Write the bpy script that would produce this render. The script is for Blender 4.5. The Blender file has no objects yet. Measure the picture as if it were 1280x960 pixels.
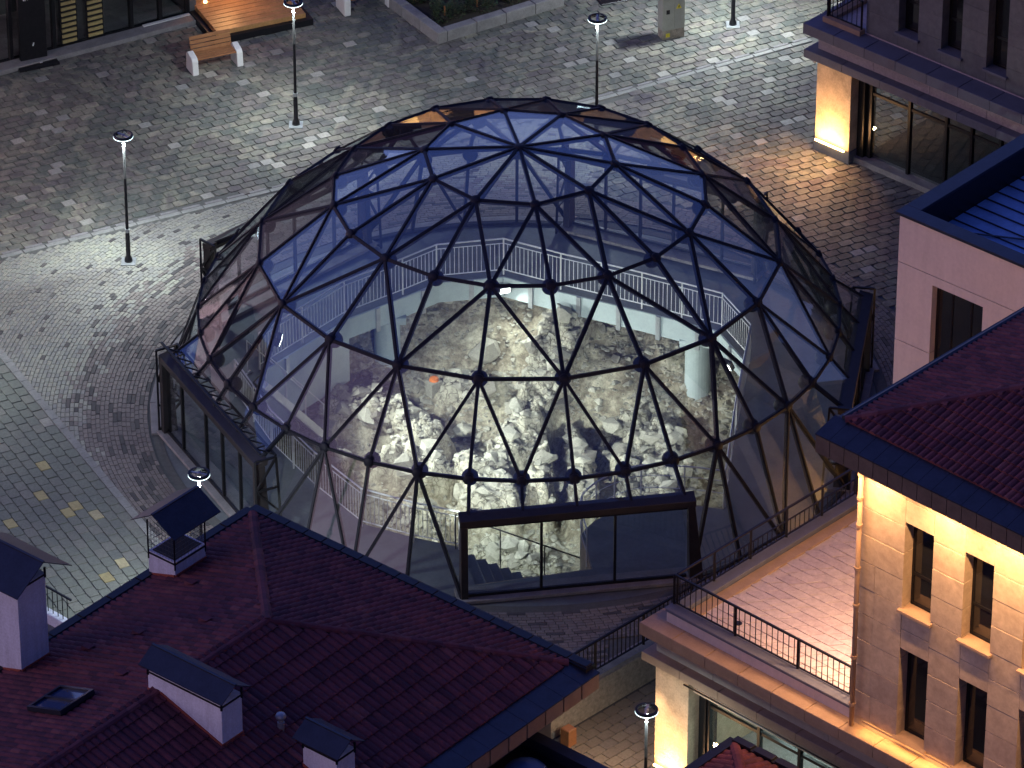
import bpy, bmesh, math, random
import numpy as np
from mathutils import Vector, Matrix

rnd = random.Random(7)
R = math.radians
scene = bpy.context.scene

# ------------------------------------------------------------------ camera
cam_d = bpy.data.cameras.new("camera")
cam = bpy.data.objects.new("camera", cam_d)
scene.collection.objects.link(cam)
cam.location = (-0.18, -115.587, 72.922)
cam.rotation_euler = (R(90 - 32.051), 0, 0)
cam_d.sensor_width = 36
cam_d.lens = 36 * 6833.3 / 1280
cam_d.clip_start = 1
cam_d.clip_end = 2000
scene.camera = cam

# ------------------------------------------------------------------ sky (dusk)
world = bpy.data.worlds.new("World")
scene.world = world
world.use_nodes = True
wn, wl = world.node_tree.nodes, world.node_tree.links
wn.clear()
w_out = wn.new("ShaderNodeOutputWorld")
w_bg = wn.new("ShaderNodeBackground")
w_tc = wn.new("ShaderNodeTexCoord")
w_sep = wn.new("ShaderNodeSeparateXYZ")
w_ramp = wn.new("ShaderNodeValToRGB")
w_ramp.color_ramp.interpolation = 'EASE'
el = w_ramp.color_ramp.elements
el[0].position = 0.0; el[0].color = (0.32, 0.33, 0.68, 1)
el[1].position = 1.0; el[1].color = (0.035, 0.06, 0.28, 1)
e = el.new(0.16); e.color = (0.27, 0.36, 0.86, 1)
e = el.new(0.45); e.color = (0.10, 0.17, 0.62, 1)
w_dot = wn.new("ShaderNodeVectorMath"); w_dot.operation = 'DOT_PRODUCT'
w_dot.inputs[1].default_value = Vector((-0.82, -0.52, 0.02)).normalized()
w_map = wn.new("ShaderNodeMapRange")
w_map.inputs[1].default_value = 0.55; w_map.inputs[2].default_value = 1.0
w_map.interpolation_type = 'SMOOTHSTEP'
w_mix = wn.new("ShaderNodeMix"); w_mix.data_type = 'RGBA'
w_mix.inputs[7].default_value = (0.62, 0.38, 0.52, 1)
wl.new(w_tc.outputs['Generated'], w_sep.inputs[0])
wl.new(w_sep.outputs['Z'], w_ramp.inputs[0])
wl.new(w_tc.outputs['Generated'], w_dot.inputs[0])
wl.new(w_dot.outputs['Value'], w_map.inputs[0])
wl.new(w_map.outputs[0], w_mix.inputs[0])
wl.new(w_ramp.outputs[0], w_mix.inputs[6])
w_map2 = wn.new("ShaderNodeMapRange")      # the east is already darker than the west
w_map2.inputs[1].default_value = -1.0; w_map2.inputs[2].default_value = 0.8
w_map2.inputs[3].default_value = 0.22; w_map2.inputs[4].default_value = 1.45
w_dot2 = wn.new("ShaderNodeVectorMath"); w_dot2.operation = 'DOT_PRODUCT'
w_dot2.inputs[1].default_value = Vector((-0.75, 0.62, 0.0)).normalized()
wl.new(w_tc.outputs['Generated'], w_dot2.inputs[0])
wl.new(w_dot2.outputs['Value'], w_map2.inputs[0])
w_mul = wn.new("ShaderNodeVectorMath"); w_mul.operation = 'SCALE'
wl.new(w_mix.outputs[2], w_mul.inputs[0]); wl.new(w_map2.outputs[0], w_mul.inputs[3])
wl.new(w_mul.outputs[0], w_bg.inputs[0])
wl.new(w_bg.outputs[0], w_out.inputs[0])
w_bg.inputs[1].default_value = 0.75

# the afterglow where the sun has set, low beyond the left edge
sun_d = bpy.data.lights.new("afterglow", 'SUN')
sun_d.energy = 0.40
sun_d.angle = R(30)
sun_d.color = (1.0, 0.70, 0.66)
sun = bpy.data.objects.new("afterglow", sun_d)
scene.collection.objects.link(sun)
sun.rotation_euler = Vector((0.95, 0.14, -0.19)).to_track_quat('-Z', 'Y').to_euler()

scene.view_settings.view_transform = 'Standard'
scene.view_settings.look = 'None'
scene.view_settings.exposure = 0.12
scene.view_settings.gamma = 1.0
scene.render.engine = 'CYCLES'
scene.cycles.max_bounces = 8
scene.cycles.diffuse_bounces = 2
scene.cycles.glossy_bounces = 3
scene.cycles.transmission_bounces = 4
scene.cycles.transparent_max_bounces = 24
scene.cycles.caustics_reflective = False
scene.cycles.caustics_refractive = False
scene.cycles.sample_clamp_indirect = 4.0
try:
    scene.cycles.use_denoising = True
except Exception:
    pass

# ================================================================== materials
MATS = {}

class NT:
    """small node builder"""
    def __init__(s, name):
        s.m = bpy.data.materials.new(name); s.m.use_nodes = True
        s.n, s.l = s.m.node_tree.nodes, s.m.node_tree.links
        s.n.clear()
        s.out = s.n.new("ShaderNodeOutputMaterial")
        MATS[name] = s.m
    def node(s, t, **kw):
        n = s.n.new(t)
        for k, v in kw.items():
            if isinstance(v, tuple) and k.startswith('i'):
                pass
            setattr(n, k, v)
        return n
    def link(s, a, b): s.l.new(a, b)
    def coords(s, obj=False):
        if obj:
            return s.n.new("ShaderNodeTexCoord").outputs['Object']
        g = s.n.new("ShaderNodeNewGeometry")
        return g.outputs['Position']
    def noise(s, scale, detail=4, rough=0.6, vec=None, dist=0.0):
        n = s.n.new("ShaderNodeTexNoise")
        n.inputs['Scale'].default_value = scale
        n.inputs['Detail'].default_value = detail
        n.inputs['Roughness'].default_value = rough
        n.inputs['Distortion'].default_value = dist
        s.link(vec if vec is not None else s.coords(), n.inputs['Vector'])
        return n.outputs[0]
    def ramp(s, fac, stops, mode='LINEAR'):
        r = s.n.new("ShaderNodeValToRGB")
        r.color_ramp.interpolation = mode
        els = r.color_ramp.elements
        els[0].position, els[0].color = stops[0][0], (*stops[0][1], 1)
        els[1].position, els[1].color = stops[-1][0], (*stops[-1][1], 1)
        for p, c in stops[1:-1]:
            els.new(p).color = (*c, 1)
        s.link(fac, r.inputs[0])
        return r.outputs[0]
    def mix(s, fac, a, b, mode='MIX'):
        m = s.n.new("ShaderNodeMix"); m.data_type = 'RGBA'; m.blend_type = mode
        for i, v in ((0, fac), (6, a), (7, b)):
            if isinstance(v, (int, float)):
                m.inputs[i].default_value = v
            elif isinstance(v, tuple):
                m.inputs[i].default_value = (*v, 1)
            else:
                s.link(v, m.inputs[i])
        return m.outputs[2]
    def math(s, op, a, b=0.0):
        m = s.n.new("ShaderNodeMath"); m.operation = op
        for i, v in ((0, a), (1, b)):
            if isinstance(v, (int, float)): m.inputs[i].default_value = v
            else: s.link(v, m.inputs[i])
        return m.outputs[0]
    def rand(s):
        g = s.n.new("ShaderNodeNewGeometry").outputs['Random Per Island']
        o = s.n.new("ShaderNodeObjectInfo").outputs['Random']
        return s.math('FRACT', s.math('ADD', g, o))
    def bsdf(s, col, rough=0.7, metal=0.0, spec=0.5, bump=None, bs=0.3, bd=0.02):
        b = s.n.new("ShaderNodeBsdfPrincipled")
        if isinstance(col, tuple): b.inputs['Base Color'].default_value = (*col, 1)
        else: s.link(col, b.inputs['Base Color'])
        if isinstance(rough, (int, float)): b.inputs['Roughness'].default_value = rough
        else: s.link(rough, b.inputs['Roughness'])
        b.inputs['Metallic'].default_value = metal
        b.inputs['Specular IOR Level'].default_value = spec
        if bump is not None:
            bn = s.n.new("ShaderNodeBump")
            bn.inputs['Strength'].default_value = bs
            bn.inputs['Distance'].default_value = bd
            s.link(bump, bn.inputs['Height'])
            s.link(bn.outputs[0], b.inputs['Normal'])
        s.link(b.outputs[0], s.out.inputs[0])
        return b

def mat_plain(name, col, rough=0.6, metal=0.0, nscale=3.0, var=0.25, bump=0.15, spec=0.5, streak=0.0):
    t = NT(name)
    n = t.noise(nscale, 5, 0.65)
    if streak:
        mp = t.n.new("ShaderNodeMapping"); mp.inputs['Scale'].default_value = (5.0, 5.0, 0.45)
        t.link(t.coords(), mp.inputs['Vector'])
        st = t.noise(1.0, 5, 0.7, vec=mp.outputs[0])
        n = t.math('ADD', t.math('MULTIPLY', n, 1 - streak), t.math('MULTIPLY', st, streak))
    n2 = t.noise(nscale * 9, 3, 0.6)
    lo = tuple(c * (1 - var) for c in col); hi = tuple(min(1, c * (1 + var)) for c in col)
    c = t.ramp(n, [(0.3, lo), (0.7, hi)])
    c = t.mix(0.35, c, t.ramp(n2, [(0.3, lo), (0.7, hi)]))
    t.bsdf(c, rough, metal, spec, bump=n2, bs=bump)
    return t.m

def mat_emit(name, col, strength):
    t = NT(name)
    e = t.n.new("ShaderNodeEmission")
    e.inputs[0].default_value = (*col, 1); e.inputs[1].default_value = strength
    t.link(e.outputs[0], t.out.inputs[0])
    return t.m

def mat_stone_pieces(name, stops, mode='CONSTANT', rough=0.75, patch=None, pscale=0.22, grain=14, bump=0.5, spec=0.35):
    """stones that differ one by one, under broad stains"""
    t = NT(name)
    c = t.ramp(t.rand(), stops, mode)
    g = t.noise(grain, 4, 0.7)
    c = t.mix(0.55, c, t.mix(1.0, c, t.ramp(g, [(0.25, (0.55, 0.55, 0.55)), (0.75, (1.35, 1.35, 1.35))]), 'MULTIPLY'))
    p = t.noise(pscale, 6, 0.62, dist=0.6)
    if patch:
        c = t.mix(1.0, c, t.ramp(p, patch), 'MULTIPLY')
    t.bsdf(c, rough, 0, spec, bump=g, bs=bump, bd=0.01)
    return t.m

# paving
mat_stone_pieces('paver_stone',
    [(0.0, (0.165, 0.168, 0.165)), (0.2, (0.19, 0.193, 0.188)), (0.4, (0.17, 0.165, 0.172)),
     (0.6, (0.225, 0.222, 0.21)), (0.78, (0.185, 0.195, 0.185)), (0.93, (0.27, 0.265, 0.25))],
    patch=[(0.30, (0.42, 0.38, 0.48)), (0.40, (0.92, 0.84, 0.80)), (0.46, (0.55, 0.58, 0.58)), (0.53, (1.12, 1.06, 0.92)), (0.60, (0.66, 0.58, 0.60)), (0.70, (1.05, 1.04, 0.96))], pscale=0.5)
mat_stone_pieces('paver_brown', [(0.0, (0.19, 0.165, 0.135)), (0.5, (0.21, 0.185, 0.15)), (0.8, (0.18, 0.16, 0.14))], patch=[(0.3, (0.75, 0.72, 0.72)), (0.7, (1.15, 1.1, 1.0))])
mat_stone_pieces('paver_pale', [(0.0, (0.36, 0.35, 0.33)), (0.5, (0.30, 0.30, 0.29)), (0.8, (0.42, 0.40, 0.37))], patch=[(0.3, (0.6, 0.58, 0.62)), (0.7, (1.1, 1.1, 1.05))], pscale=0.5)
mat_stone_pieces('paver_ochre', [(0.0, (0.42, 0.36, 0.19)), (0.6, (0.36, 0.35, 0.32)), (0.8, (0.46, 0.41, 0.26))], patch=[(0.3, (0.6, 0.58, 0.62)), (0.7, (1.1, 1.1, 1.05))], pscale=0.5)
mat_stone_pieces('paver_olive',
    [(0.0, (0.17, 0.185, 0.17)), (0.4, (0.18, 0.19, 0.175)), (0.7, (0.165, 0.18, 0.17)),
     (0.9, (0.20, 0.205, 0.19))],
    patch=[(0.3, (0.75, 0.72, 0.78)), (0.7, (1.15, 1.15, 1.05))])
mat_stone_pieces('brick_light',
    [(0.0, (0.30, 0.30, 0.275)), (0.35, (0.27, 0.27, 0.26)), (0.6, (0.32, 0.315, 0.28)),
     (0.86, (0.255, 0.255, 0.25))], grain=20,
    patch=[(0.3, (0.62, 0.58, 0.60)), (0.5, (0.92, 0.90, 0.90)), (0.7, (1.15, 1.17, 1.08))])
mat_stone_pieces('brick_mixed',
    [(0.0, (0.20, 0.188, 0.182)), (0.3, (0.185, 0.175, 0.172)), (0.55, (0.215, 0.20, 0.192)),
     (0.84, (0.175, 0.16, 0.16))], grain=20,
    patch=[(0.3, (0.75, 0.66, 0.70)), (0.7, (1.2, 1.15, 1.1))])
mat_stone_pieces('brick_dark', [(0.0, (0.075, 0.07, 0.075)), (0.5, (0.095, 0.088, 0.09)), (0.8, (0.12, 0.11, 0.11))], grain=20)
mat_stone_pieces('terrace_stone',
    [(0.0, (0.50, 0.44, 0.45)), (0.4, (0.53, 0.47, 0.47)), (0.75, (0.48, 0.42, 0.44))], grain=9, bump=0.35,
    patch=[(0.3, (0.82, 0.80, 0.88)), (0.7, (1.1, 1.08, 1.02))])
mat_plain('joint_sand', (0.10, 0.10, 0.10), 0.95, nscale=8)
mat_plain('joint_light', (0.13, 0.13, 0.12), 0.95, nscale=8)
mat_plain('asphalt', (0.06, 0.058, 0.06), 0.9, nscale=2)
mat_plain('kerb_stone', (0.22, 0.21, 0.22), 0.85, nscale=3, var=0.3, bump=0.4)
mat_plain('line_stone', (0.24, 0.24, 0.235), 0.8, nscale=2, var=0.35)
mat_plain('concrete_floor', (0.125, 0.14, 0.155), 0.55, nscale=1.3, var=0.28, bump=0.1)
mat_plain('concrete_light', (0.42, 0.50, 0.52), 0.7, nscale=1.5, var=0.12)
mat_plain('concrete_step', (0.13, 0.15, 0.18), 0.7, nscale=2.5, var=0.2)
mat_plain('concrete_wall', (0.32, 0.28, 0.23), 0.9, nscale=9, var=0.5, bump=0.9)
mat_plain('white_concrete', (0.66, 0.64, 0.65), 0.75, nscale=6, var=0.08)
mat_plain('plaster_white', (0.60, 0.64, 0.76), 0.85, nscale=2.2, var=0.30, streak=0.65)
mat_plain('plaster_pink', (0.62, 0.55, 0.50), 0.85, nscale=1.2, var=0.13, bump=0.08, streak=0.6)
mat_plain('flashing_red', (0.30, 0.07, 0.045), 0.6, nscale=4)
mat_plain('metal_black', (0.022, 0.022, 0.028), 0.42, 0.6, nscale=10, bump=0.05)
mat_plain('metal_frame', (0.010, 0.012, 0.022), 0.6, 0.0, nscale=10, bump=0.03, spec=0.25)
mat_plain('metal_bronze', (0.030, 0.026, 0.030), 0.5, 0.3, nscale=6, bump=0.05)
mat_plain('metal_navy', (0.026, 0.031, 0.050), 0.42, 0.4, nscale=2.0, var=0.35, bump=0.08)
mat_plain('metal_blue_roof', (0.17, 0.31, 0.56), 0.6, 0.05, nscale=1.5, var=0.28, bump=0.04)
mat_plain('steel_rail', (0.72, 0.75, 0.76), 0.35, 0.25, nscale=8, var=0.1, bump=0.02)
mat_plain('galvanised', (0.38, 0.40, 0.42), 0.45, 0.5, nscale=4)
mat_plain('pole_lit_grey', (0.09, 0.095, 0.10), 0.5, 0.2, nscale=4)
mat_plain('cabinet_grey', (0.34, 0.34, 0.30), 0.55, nscale=3, var=0.12)
mat_plain('fascia_brown', (0.10, 0.075, 0.065), 0.6, 0.1, nscale=3, var=0.3)
mat_plain('timber', (0.30, 0.13, 0.055), 0.55, nscale=3, var=0.3)
mat_plain('timber_deck', (0.42, 0.22, 0.09), 0.45, nscale=2, var=0.35)
mat_plain('soil', (0.035, 0.028, 0.022), 0.95, nscale=6)
mat_plain('roof_under', (0.05, 0.018, 0.022), 0.9)
mat_plain('interior_dark', (0.03, 0.032, 0.035), 0.9)
mat_plain('interior_wall', (0.30, 0.32, 0.30), 0.85, nscale=1)
mat_plain('earth_wall', (0.17, 0.155, 0.135), 0.95, nscale=2.5, var=0.4, bump=0.8)
mat_plain('facade_dark', (0.10, 0.10, 0.11), 0.7, nscale=2)
mat_plain('facade_grey', (0.27, 0.26, 0.27), 0.85, nscale=1.2, var=0.12)
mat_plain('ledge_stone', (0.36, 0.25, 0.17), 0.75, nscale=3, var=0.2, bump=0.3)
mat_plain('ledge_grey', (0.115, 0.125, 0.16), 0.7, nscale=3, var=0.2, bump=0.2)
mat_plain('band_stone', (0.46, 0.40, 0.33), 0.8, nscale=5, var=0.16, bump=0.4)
mat_plain('band_rough', (0.42, 0.36, 0.38), 0.85, nscale=14, var=0.3, bump=0.9)
mat_plain('pillar_stone', (0.48, 0.38, 0.27), 0.75, nscale=2.2, var=0.38, bump=0.4)
mat_plain('cage_mesh', (0.12, 0.12, 0.13), 0.5, 0.4)
mat_plain('yellow_mark', (0.75, 0.62, 0.05), 0.6)
mat_plain('white_mark', (0.8, 0.8, 0.8), 0.6)
mat_plain('slat_amber', (0.36, 0.28, 0.12), 0.6)
mat_plain('orange_plastic', (0.8, 0.22, 0.05), 0.5)
mat_plain('blue_tarp', (0.05, 0.13, 0.35), 0.5)
mat_stone_pieces('cladding', [(0.0, (0.44, 0.36, 0.27)), (0.5, (0.48, 0.40, 0.30)), (1.0, (0.40, 0.33, 0.26))],
    'LINEAR', rough=0.72, grain=5, bump=0.25, pscale=0.9, patch=[(0.3, (0.86, 0.84, 0.84)), (0.7, (1.1, 1.08, 1.05))])
mat_stone_pieces('facade_block', [(0.0, (0.105, 0.115, 0.125)), (1.0, (0.13, 0.14, 0.15))],
    'LINEAR', rough=0.8, grain=6, bump=0.2, pscale=0.9, patch=[(0.3, (0.88, 0.88, 0.9)), (0.7, (1.1, 1.08, 1.08))])
mat_stone_pieces('roof_tile', [(0.0, (0.12, 0.040, 0.052)), (0.3, (0.15, 0.048, 0.058)), (0.6, (0.105, 0.038, 0.050)), (0.85, (0.075, 0.030, 0.042)), (1.0, (0.19, 0.070, 0.072))],
    'LINEAR', rough=0.75, grain=7, bump=0.25, pscale=0.5, spec=0.18,
    patch=[(0.3, (0.8, 0.78, 0.85)), (0.7, (1.2, 1.15, 1.1))])
mat_stone_pieces('rubble', [(0.0, (0.30, 0.29, 0.25)), (0.35, (0.36, 0.35, 0.30)), (0.7, (0.44, 0.43, 0.37)), (1.0, (0.20, 0.185, 0.16))],
    'LINEAR', rough=0.92, grain=16, bump=1.0)

# excavated ground: pale mortar on the tops, brown earth low down and in hollows of the dig
t = NT('dig_ground')
pos = t.coords()
g1 = t.noise(1.3, 7, 0.68); g2 = t.noise(9, 6, 0.72)
vor = t.n.new("ShaderNodeTexVoronoi"); vor.feature = 'DISTANCE_TO_EDGE'; vor.inputs['Scale'].default_value = 4.2
nv = t.n.new("ShaderNodeVectorMath"); nv.operation = 'ADD'
nn = t.n.new("ShaderNodeTexNoise"); nn.inputs['Scale'].default_value = 3.0; t.link(pos, nn.inputs['Vector'])
nsc = t.n.new("ShaderNodeVectorMath"); nsc.operation = 'SCALE'; nsc.inputs[3].default_value = 0.5
t.link(nn.outputs['Color'], nsc.inputs[0]); t.link(pos, nv.inputs[0]); t.link(nsc.outputs[0], nv.inputs[1])
t.link(nv.outputs[0], vor.inputs['Vector'])
crack = t.ramp(vor.outputs['Distance'], [(0.0, (0.30, 0.28, 0.25)), (0.09, (1, 1, 1))])
at_ = t.n.new("ShaderNodeAttribute"); at_.attribute_name = 'masonry'
base = t.ramp(g1, [(0.3, (0.13, 0.11, 0.085)), (0.45, (0.27, 0.24, 0.19)), (0.55, (0.42, 0.395, 0.32)), (0.68, (0.50, 0.48, 0.40))])
base = t.mix(0.75, base, t.mix(1.0, base, t.ramp(g2, [(0.35, (0.45, 0.43, 0.40)), (0.6, (1.25, 1.25, 1.2))]), 'MULTIPLY'))
mas = t.ramp(g2, [(0.3, (0.22, 0.21, 0.17)), (0.5, (0.40, 0.385, 0.32)), (0.7, (0.50, 0.485, 0.41))])
mas = t.mix(1.0, mas, crack, 'MULTIPLY')
col = t.mix(at_.outputs['Fac'], base, mas)
t.bsdf(col, 0.95, 0, 0.2, bump=g2, bs=0.9, bd=0.03)

# glazing
def mat_glass(name, tint, ior, rough=0.0, gl=(1, 1, 1), dirt=0.0):
    t = NT(name)
    tr = t.n.new("ShaderNodeBsdfTransparent"); tr.inputs[0].default_value = (*tint, 1)
    g = t.n.new("ShaderNodeBsdfGlossy"); g.inputs['Roughness'].default_value = rough
    g.inputs[0].default_value = (*gl, 1)
    ge = t.n.new("ShaderNodeNewGeometry")
    dt = t.n.new("ShaderNodeVectorMath"); dt.operation = 'DOT_PRODUCT'
    t.link(ge.outputs['Incoming'], dt.inputs[0]); t.link(ge.outputs['Normal'], dt.inputs[1])
    k = t.math('SUBTRACT', 1.0, t.math('ABSOLUTE', dt.outputs['Value']))
    fres = t.math('ADD', ior, t.math('MULTIPLY', 1.0 - ior, t.math('POWER', k, 5.0)))
    nz = t.noise(1.1, 3, 0.5)
    bn = t.n.new("ShaderNodeBump"); bn.inputs['Strength'].default_value = 0.10; bn.inputs['Distance'].default_value = 0.03
    t.link(nz, bn.inputs['Height']); t.link(bn.outputs[0], g.inputs['Normal'])
    m = t.n.new("ShaderNodeMixShader")
    t.link(fres, m.inputs[0]); t.link(tr.outputs[0], m.inputs[1]); t.link(g.outputs[0], m.inputs[2])
    if dirt:
        df = t.n.new("ShaderNodeBsdfDiffuse"); df.inputs[0].default_value = (0.42, 0.43, 0.42, 1)
        d1 = t.noise(0.9, 5, 0.7, dist=1.5); oi = t.n.new("ShaderNodeObjectInfo").outputs['Random']
        dd = t.math('MULTIPLY', t.math('ADD', t.math('MULTIPLY', d1, 1.2), t.math('MULTIPLY', oi, 0.35)), dirt)
        m2 = t.n.new("ShaderNodeMixShader"); t.link(dd, m2.inputs[0]); t.link(m.outputs[0], m2.inputs[1]); t.link(df.outputs[0], m2.inputs[2])
        t.link(m2.outputs[0], t.out.inputs[0])
    else:
        t.link(m.outputs[0], t.out.inputs[0])
    return t.m
mat_glass('dome_glass', (0.96, 0.97, 0.97), 0.080, 0.015, (0.86, 0.93, 1.0), 0.03)
mat_glass('door_glass', (0.88, 0.91, 0.92), 0.05, 0.01)
mat_glass('shop_glass', (0.82, 0.86, 0.85), 0.07, 0.02)
t = NT('window_glass')
t.bsdf((0.012, 0.013, 0.016), 0.06, 0, 0.9, bump=t.noise(0.8, 2), bs=0.04)
t = NT('skylight_glass')
t.bsdf((0.03, 0.06, 0.14), 0.12, 0.2, 0.9)

mat_emit('lamp_glow', (0.72, 0.92, 1.0), 4.0)
mat_emit('warm_led', (1.0, 0.62, 0.22), 14.0)
mat_emit('flood_glow', (0.92, 1.0, 0.96), 12.0)
mat_emit('lit_window', (1.0, 0.52, 0.18), 1.6)
mat_emit('shop_spot', (0.85, 1.0, 0.95), 6.0)

# leaves
t = NT('shrub_leaf')
c = t.ramp(t.rand(), [(0.0, (0.02, 0.045, 0.02)), (0.6, (0.045, 0.085, 0.035)), (1.0, (0.10, 0.09, 0.05))])
t.bsdf(c, 0.6)

# ================================================================== mesh helpers
class MB:
    def __init__(s): s.v = []; s.f = []
    def add(s, vs, fs):
        b = len(s.v); s.v += [tuple(map(float, p)) for p in vs]
        s.f += [tuple(b + i for i in f) for f in fs]
        return s
    def box(s, x0, y0, z0, x1, y1, z1, fr=None):
        p = [(x0, y0, z0), (x1, y0, z0), (x1, y1, z0), (x0, y1, z0), (x0, y0, z1), (x1, y0, z1), (x1, y1, z1), (x0, y1, z1)]
        if fr: p = [fr(*q) for q in p]
        return s.add(p, [(0, 3, 2, 1), (4, 5, 6, 7), (0, 1, 5, 4), (1, 2, 6, 5), (2, 3, 7, 6), (3, 0, 4, 7)])
    def cbox(s, x0, y0, z0, x1, y1, z1, c, fr=None):
        """box with chamfered top edges"""
        p = [(x0, y0, z0), (x1, y0, z0), (x1, y1, z0), (x0, y1, z0), (x0, y0, z1 - c), (x1, y0, z1 - c), (x1, y1, z1 - c), (x0, y1, z1 - c),
             (x0 + c, y0 + c, z1), (x1 - c, y0 + c, z1), (x1 - c, y1 - c, z1), (x0 + c, y1 - c, z1)]
        if fr: p = [fr(*q) for q in p]
        return s.add(p, [(0, 3, 2, 1), (8, 9, 10, 11), (0, 1, 5, 4), (1, 2, 6, 5), (2, 3, 7, 6), (3, 0, 4, 7),
                         (4, 5, 9, 8), (5, 6, 10, 9), (6, 7, 11, 10), (7, 4, 8, 11)])
    def prism(s, poly, z0, z1, fr=None):
        n = len(poly)
        p = [(x, y, z0) for x, y in poly] + [(x, y, z1) for x, y in poly]
        if fr: p = [fr(*q) for q in p]
        return s.add(p, [tuple(range(n - 1, -1, -1)), tuple(range(n, 2 * n))] + [(i, (i + 1) % n, n + (i + 1) % n, n + i) for i in range(n)])
    def slab(s, pts, n, t):
        """polygon of 3d points given thickness t along -n"""
        n = Vector(n).normalized(); k = len(pts)
        a = [Vector(p) for p in pts]; b = [p - n * t for p in a]
        return s.add(a + b, [tuple(range(k)), tuple(range(2 * k - 1, k - 1, -1))] + [((i + 1) % k, i, k + i, k + (i + 1) % k) for i in range(k)])
    def bar(s, a, b, w, h, up=(0, 0, 1)):
        """rectangular bar from a to b, w wide, h deep along up"""
        a, b = Vector(a), Vector(b); d = (b - a)
        if d.length < 1e-6: return s
        d.normalize(); up = Vector(up)
        x = d.cross(up)
        if x.length < 1e-4: x = d.cross(Vector((0, 1, 0)))
        x.normalize(); y = x.cross(d).normalized()
        p = []
        for c in (a, b):
            for sx, sy in ((-1, -1), (1, -1), (1, 1), (-1, 1)):
                p.append(c + x * (sx * w / 2) + y * (sy * h / 2))
        return s.add(p, [(0, 3, 2, 1), (4, 5, 6, 7), (0, 1, 5, 4), (1, 2, 6, 5), (2, 3, 7, 6), (3, 0, 4, 7)])
    def tube(s, pts, r, n=8, caps=True):
        pts = [Vector(p) for p in pts]; rs = r if isinstance(r, (list, tuple)) else [r] * len(pts)
        b = len(s.v); prev = None
        for i, p in enumerate(pts):
            d = (pts[min(i + 1, len(pts) - 1)] - pts[max(i - 1, 0)])
            if d.length < 1e-7: d = prev
            d = d.normalized(); prev = d
            x = d.cross(Vector((0, 0, 1)))
            if x.length < 0.05: x = d.cross(Vector((0, 1, 0)))
            x.normalize(); y = d.cross(x)
            for k in range(n):
                a = 2 * math.pi * k / n
                s.v.append(tuple(p + (x * math.cos(a) + y * math.sin(a)) * rs[i]))
        for i in range(len(pts) - 1):
            for k in range(n):
                s.f.append((b + i * n + k, b + i * n + (k + 1) % n, b + (i + 1) * n + (k + 1) % n, b + (i + 1) * n + k))
        if caps:
            s.f.append(tuple(b + k for k in range(n - 1, -1, -1)))
            s.f.append(tuple(b + (len(pts) - 1) * n + k for k in range(n)))
        return s
    def lathe(s, prof, n=24, c=(0, 0, 0), closed=False):
        b = len(s.v); m = len(prof)
        for r, z in prof:
            for k in range(n):
                a = 2 * math.pi * k / n
                s.v.append((c[0] + r * math.cos(a), c[1] + r * math.sin(a), c[2] + z))
        rng = range(m if closed else m - 1)
        for i in rng:
            j = (i + 1) % m
            for k in range(n):
                s.f.append((b + i * n + k, b + i * n + (k + 1) % n, b + j * n + (k + 1) % n, b + j * n + k))
        return s
    def mesh(s, name, smooth=False):
        me = bpy.data.meshes.new(name)
        me.from_pydata(s.v, [], s.f); me.update()
        if smooth:
            me.polygons.foreach_set('use_smooth', [True] * len(me.polygons))
        return me

def link(o, parent=None):
    scene.collection.objects.link(o)
    if parent is not None:
        o.parent = parent
    return o

def obj(name, mb, mat, parent=None, smooth=False, bevel=0.0, world=True):
    """one mesh object; geometry given in world metres, kept so under its parent"""
    me = mb.mesh(name, smooth) if isinstance(mb, MB) else mb
    if mat is not None and not me.materials:
        me.materials.append(MATS[mat] if isinstance(mat, str) else mat)
    o = bpy.data.objects.new(name, me)
    link(o, parent)
    if parent is not None and world:
        o.location = -wloc(parent)
    if bevel:
        b = o.modifiers.new('bevel', 'BEVEL'); b.width = bevel; b.segments = 2; b.limit_method = 'ANGLE'
        b.use_clamp_overlap = True
    return o

def wloc(o):
    v = Vector(o.location); p = o.parent
    while p is not None:
        v += Vector(p.location); p = p.parent
    return v

def thing(name, label, cat, loc=(0, 0, 0), group=None):
    o = bpy.data.objects.new(name, None); o.empty_display_size = 0.2
    link(o); o.location = loc
    o['label'] = label; o['category'] = cat
    if group: o['group'] = group
    return o

def tag(o, label, cat, group=None):
    o['label'] = label; o['category'] = cat
    if group: o['group'] = group
    return o

def structure(o): o['kind'] = 'structure'; return o
def sroot(name, loc=(0, 0, 0)):
    o = bpy.data.objects.new(name, None); link(o); o.location = loc; o['kind'] = 'structure'; return o
def stuff(o): o['kind'] = 'stuff'; return o

def copy_tree(o, parent=None):
    c = o.copy(); scene.collection.objects.link(c)
    if parent is not None: c.parent = parent
    for ch in list(o.children):
        copy_tree(ch, c)
    return c

def frame(ox, oy, ang):
    c, s_ = math.cos(R(ang)), math.sin(R(ang))
    def f(u, v, z): return (ox + u * c - v * s_, oy + u * s_ + v * c, z)
    f.ang = R(ang)
    return f

def light_area(name, loc, target, size, power, col, parent=None, size_y=None, spread=180, shape='SQUARE'):
    d = bpy.data.lights.new(name, 'AREA'); d.energy = power; d.color = col
    d.shape = 'RECTANGLE' if size_y else shape; d.size = size
    if size_y: d.size_y = size_y
    d.spread = R(spread)
    o = bpy.data.objects.new(name, d); link(o, parent)
    o.location = Vector(loc) - (wloc(parent) if parent else Vector((0, 0, 0)))
    o.rotation_euler = (Vector(target) - Vector(loc)).to_track_quat('-Z', 'Y').to_euler()
    return o

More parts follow.
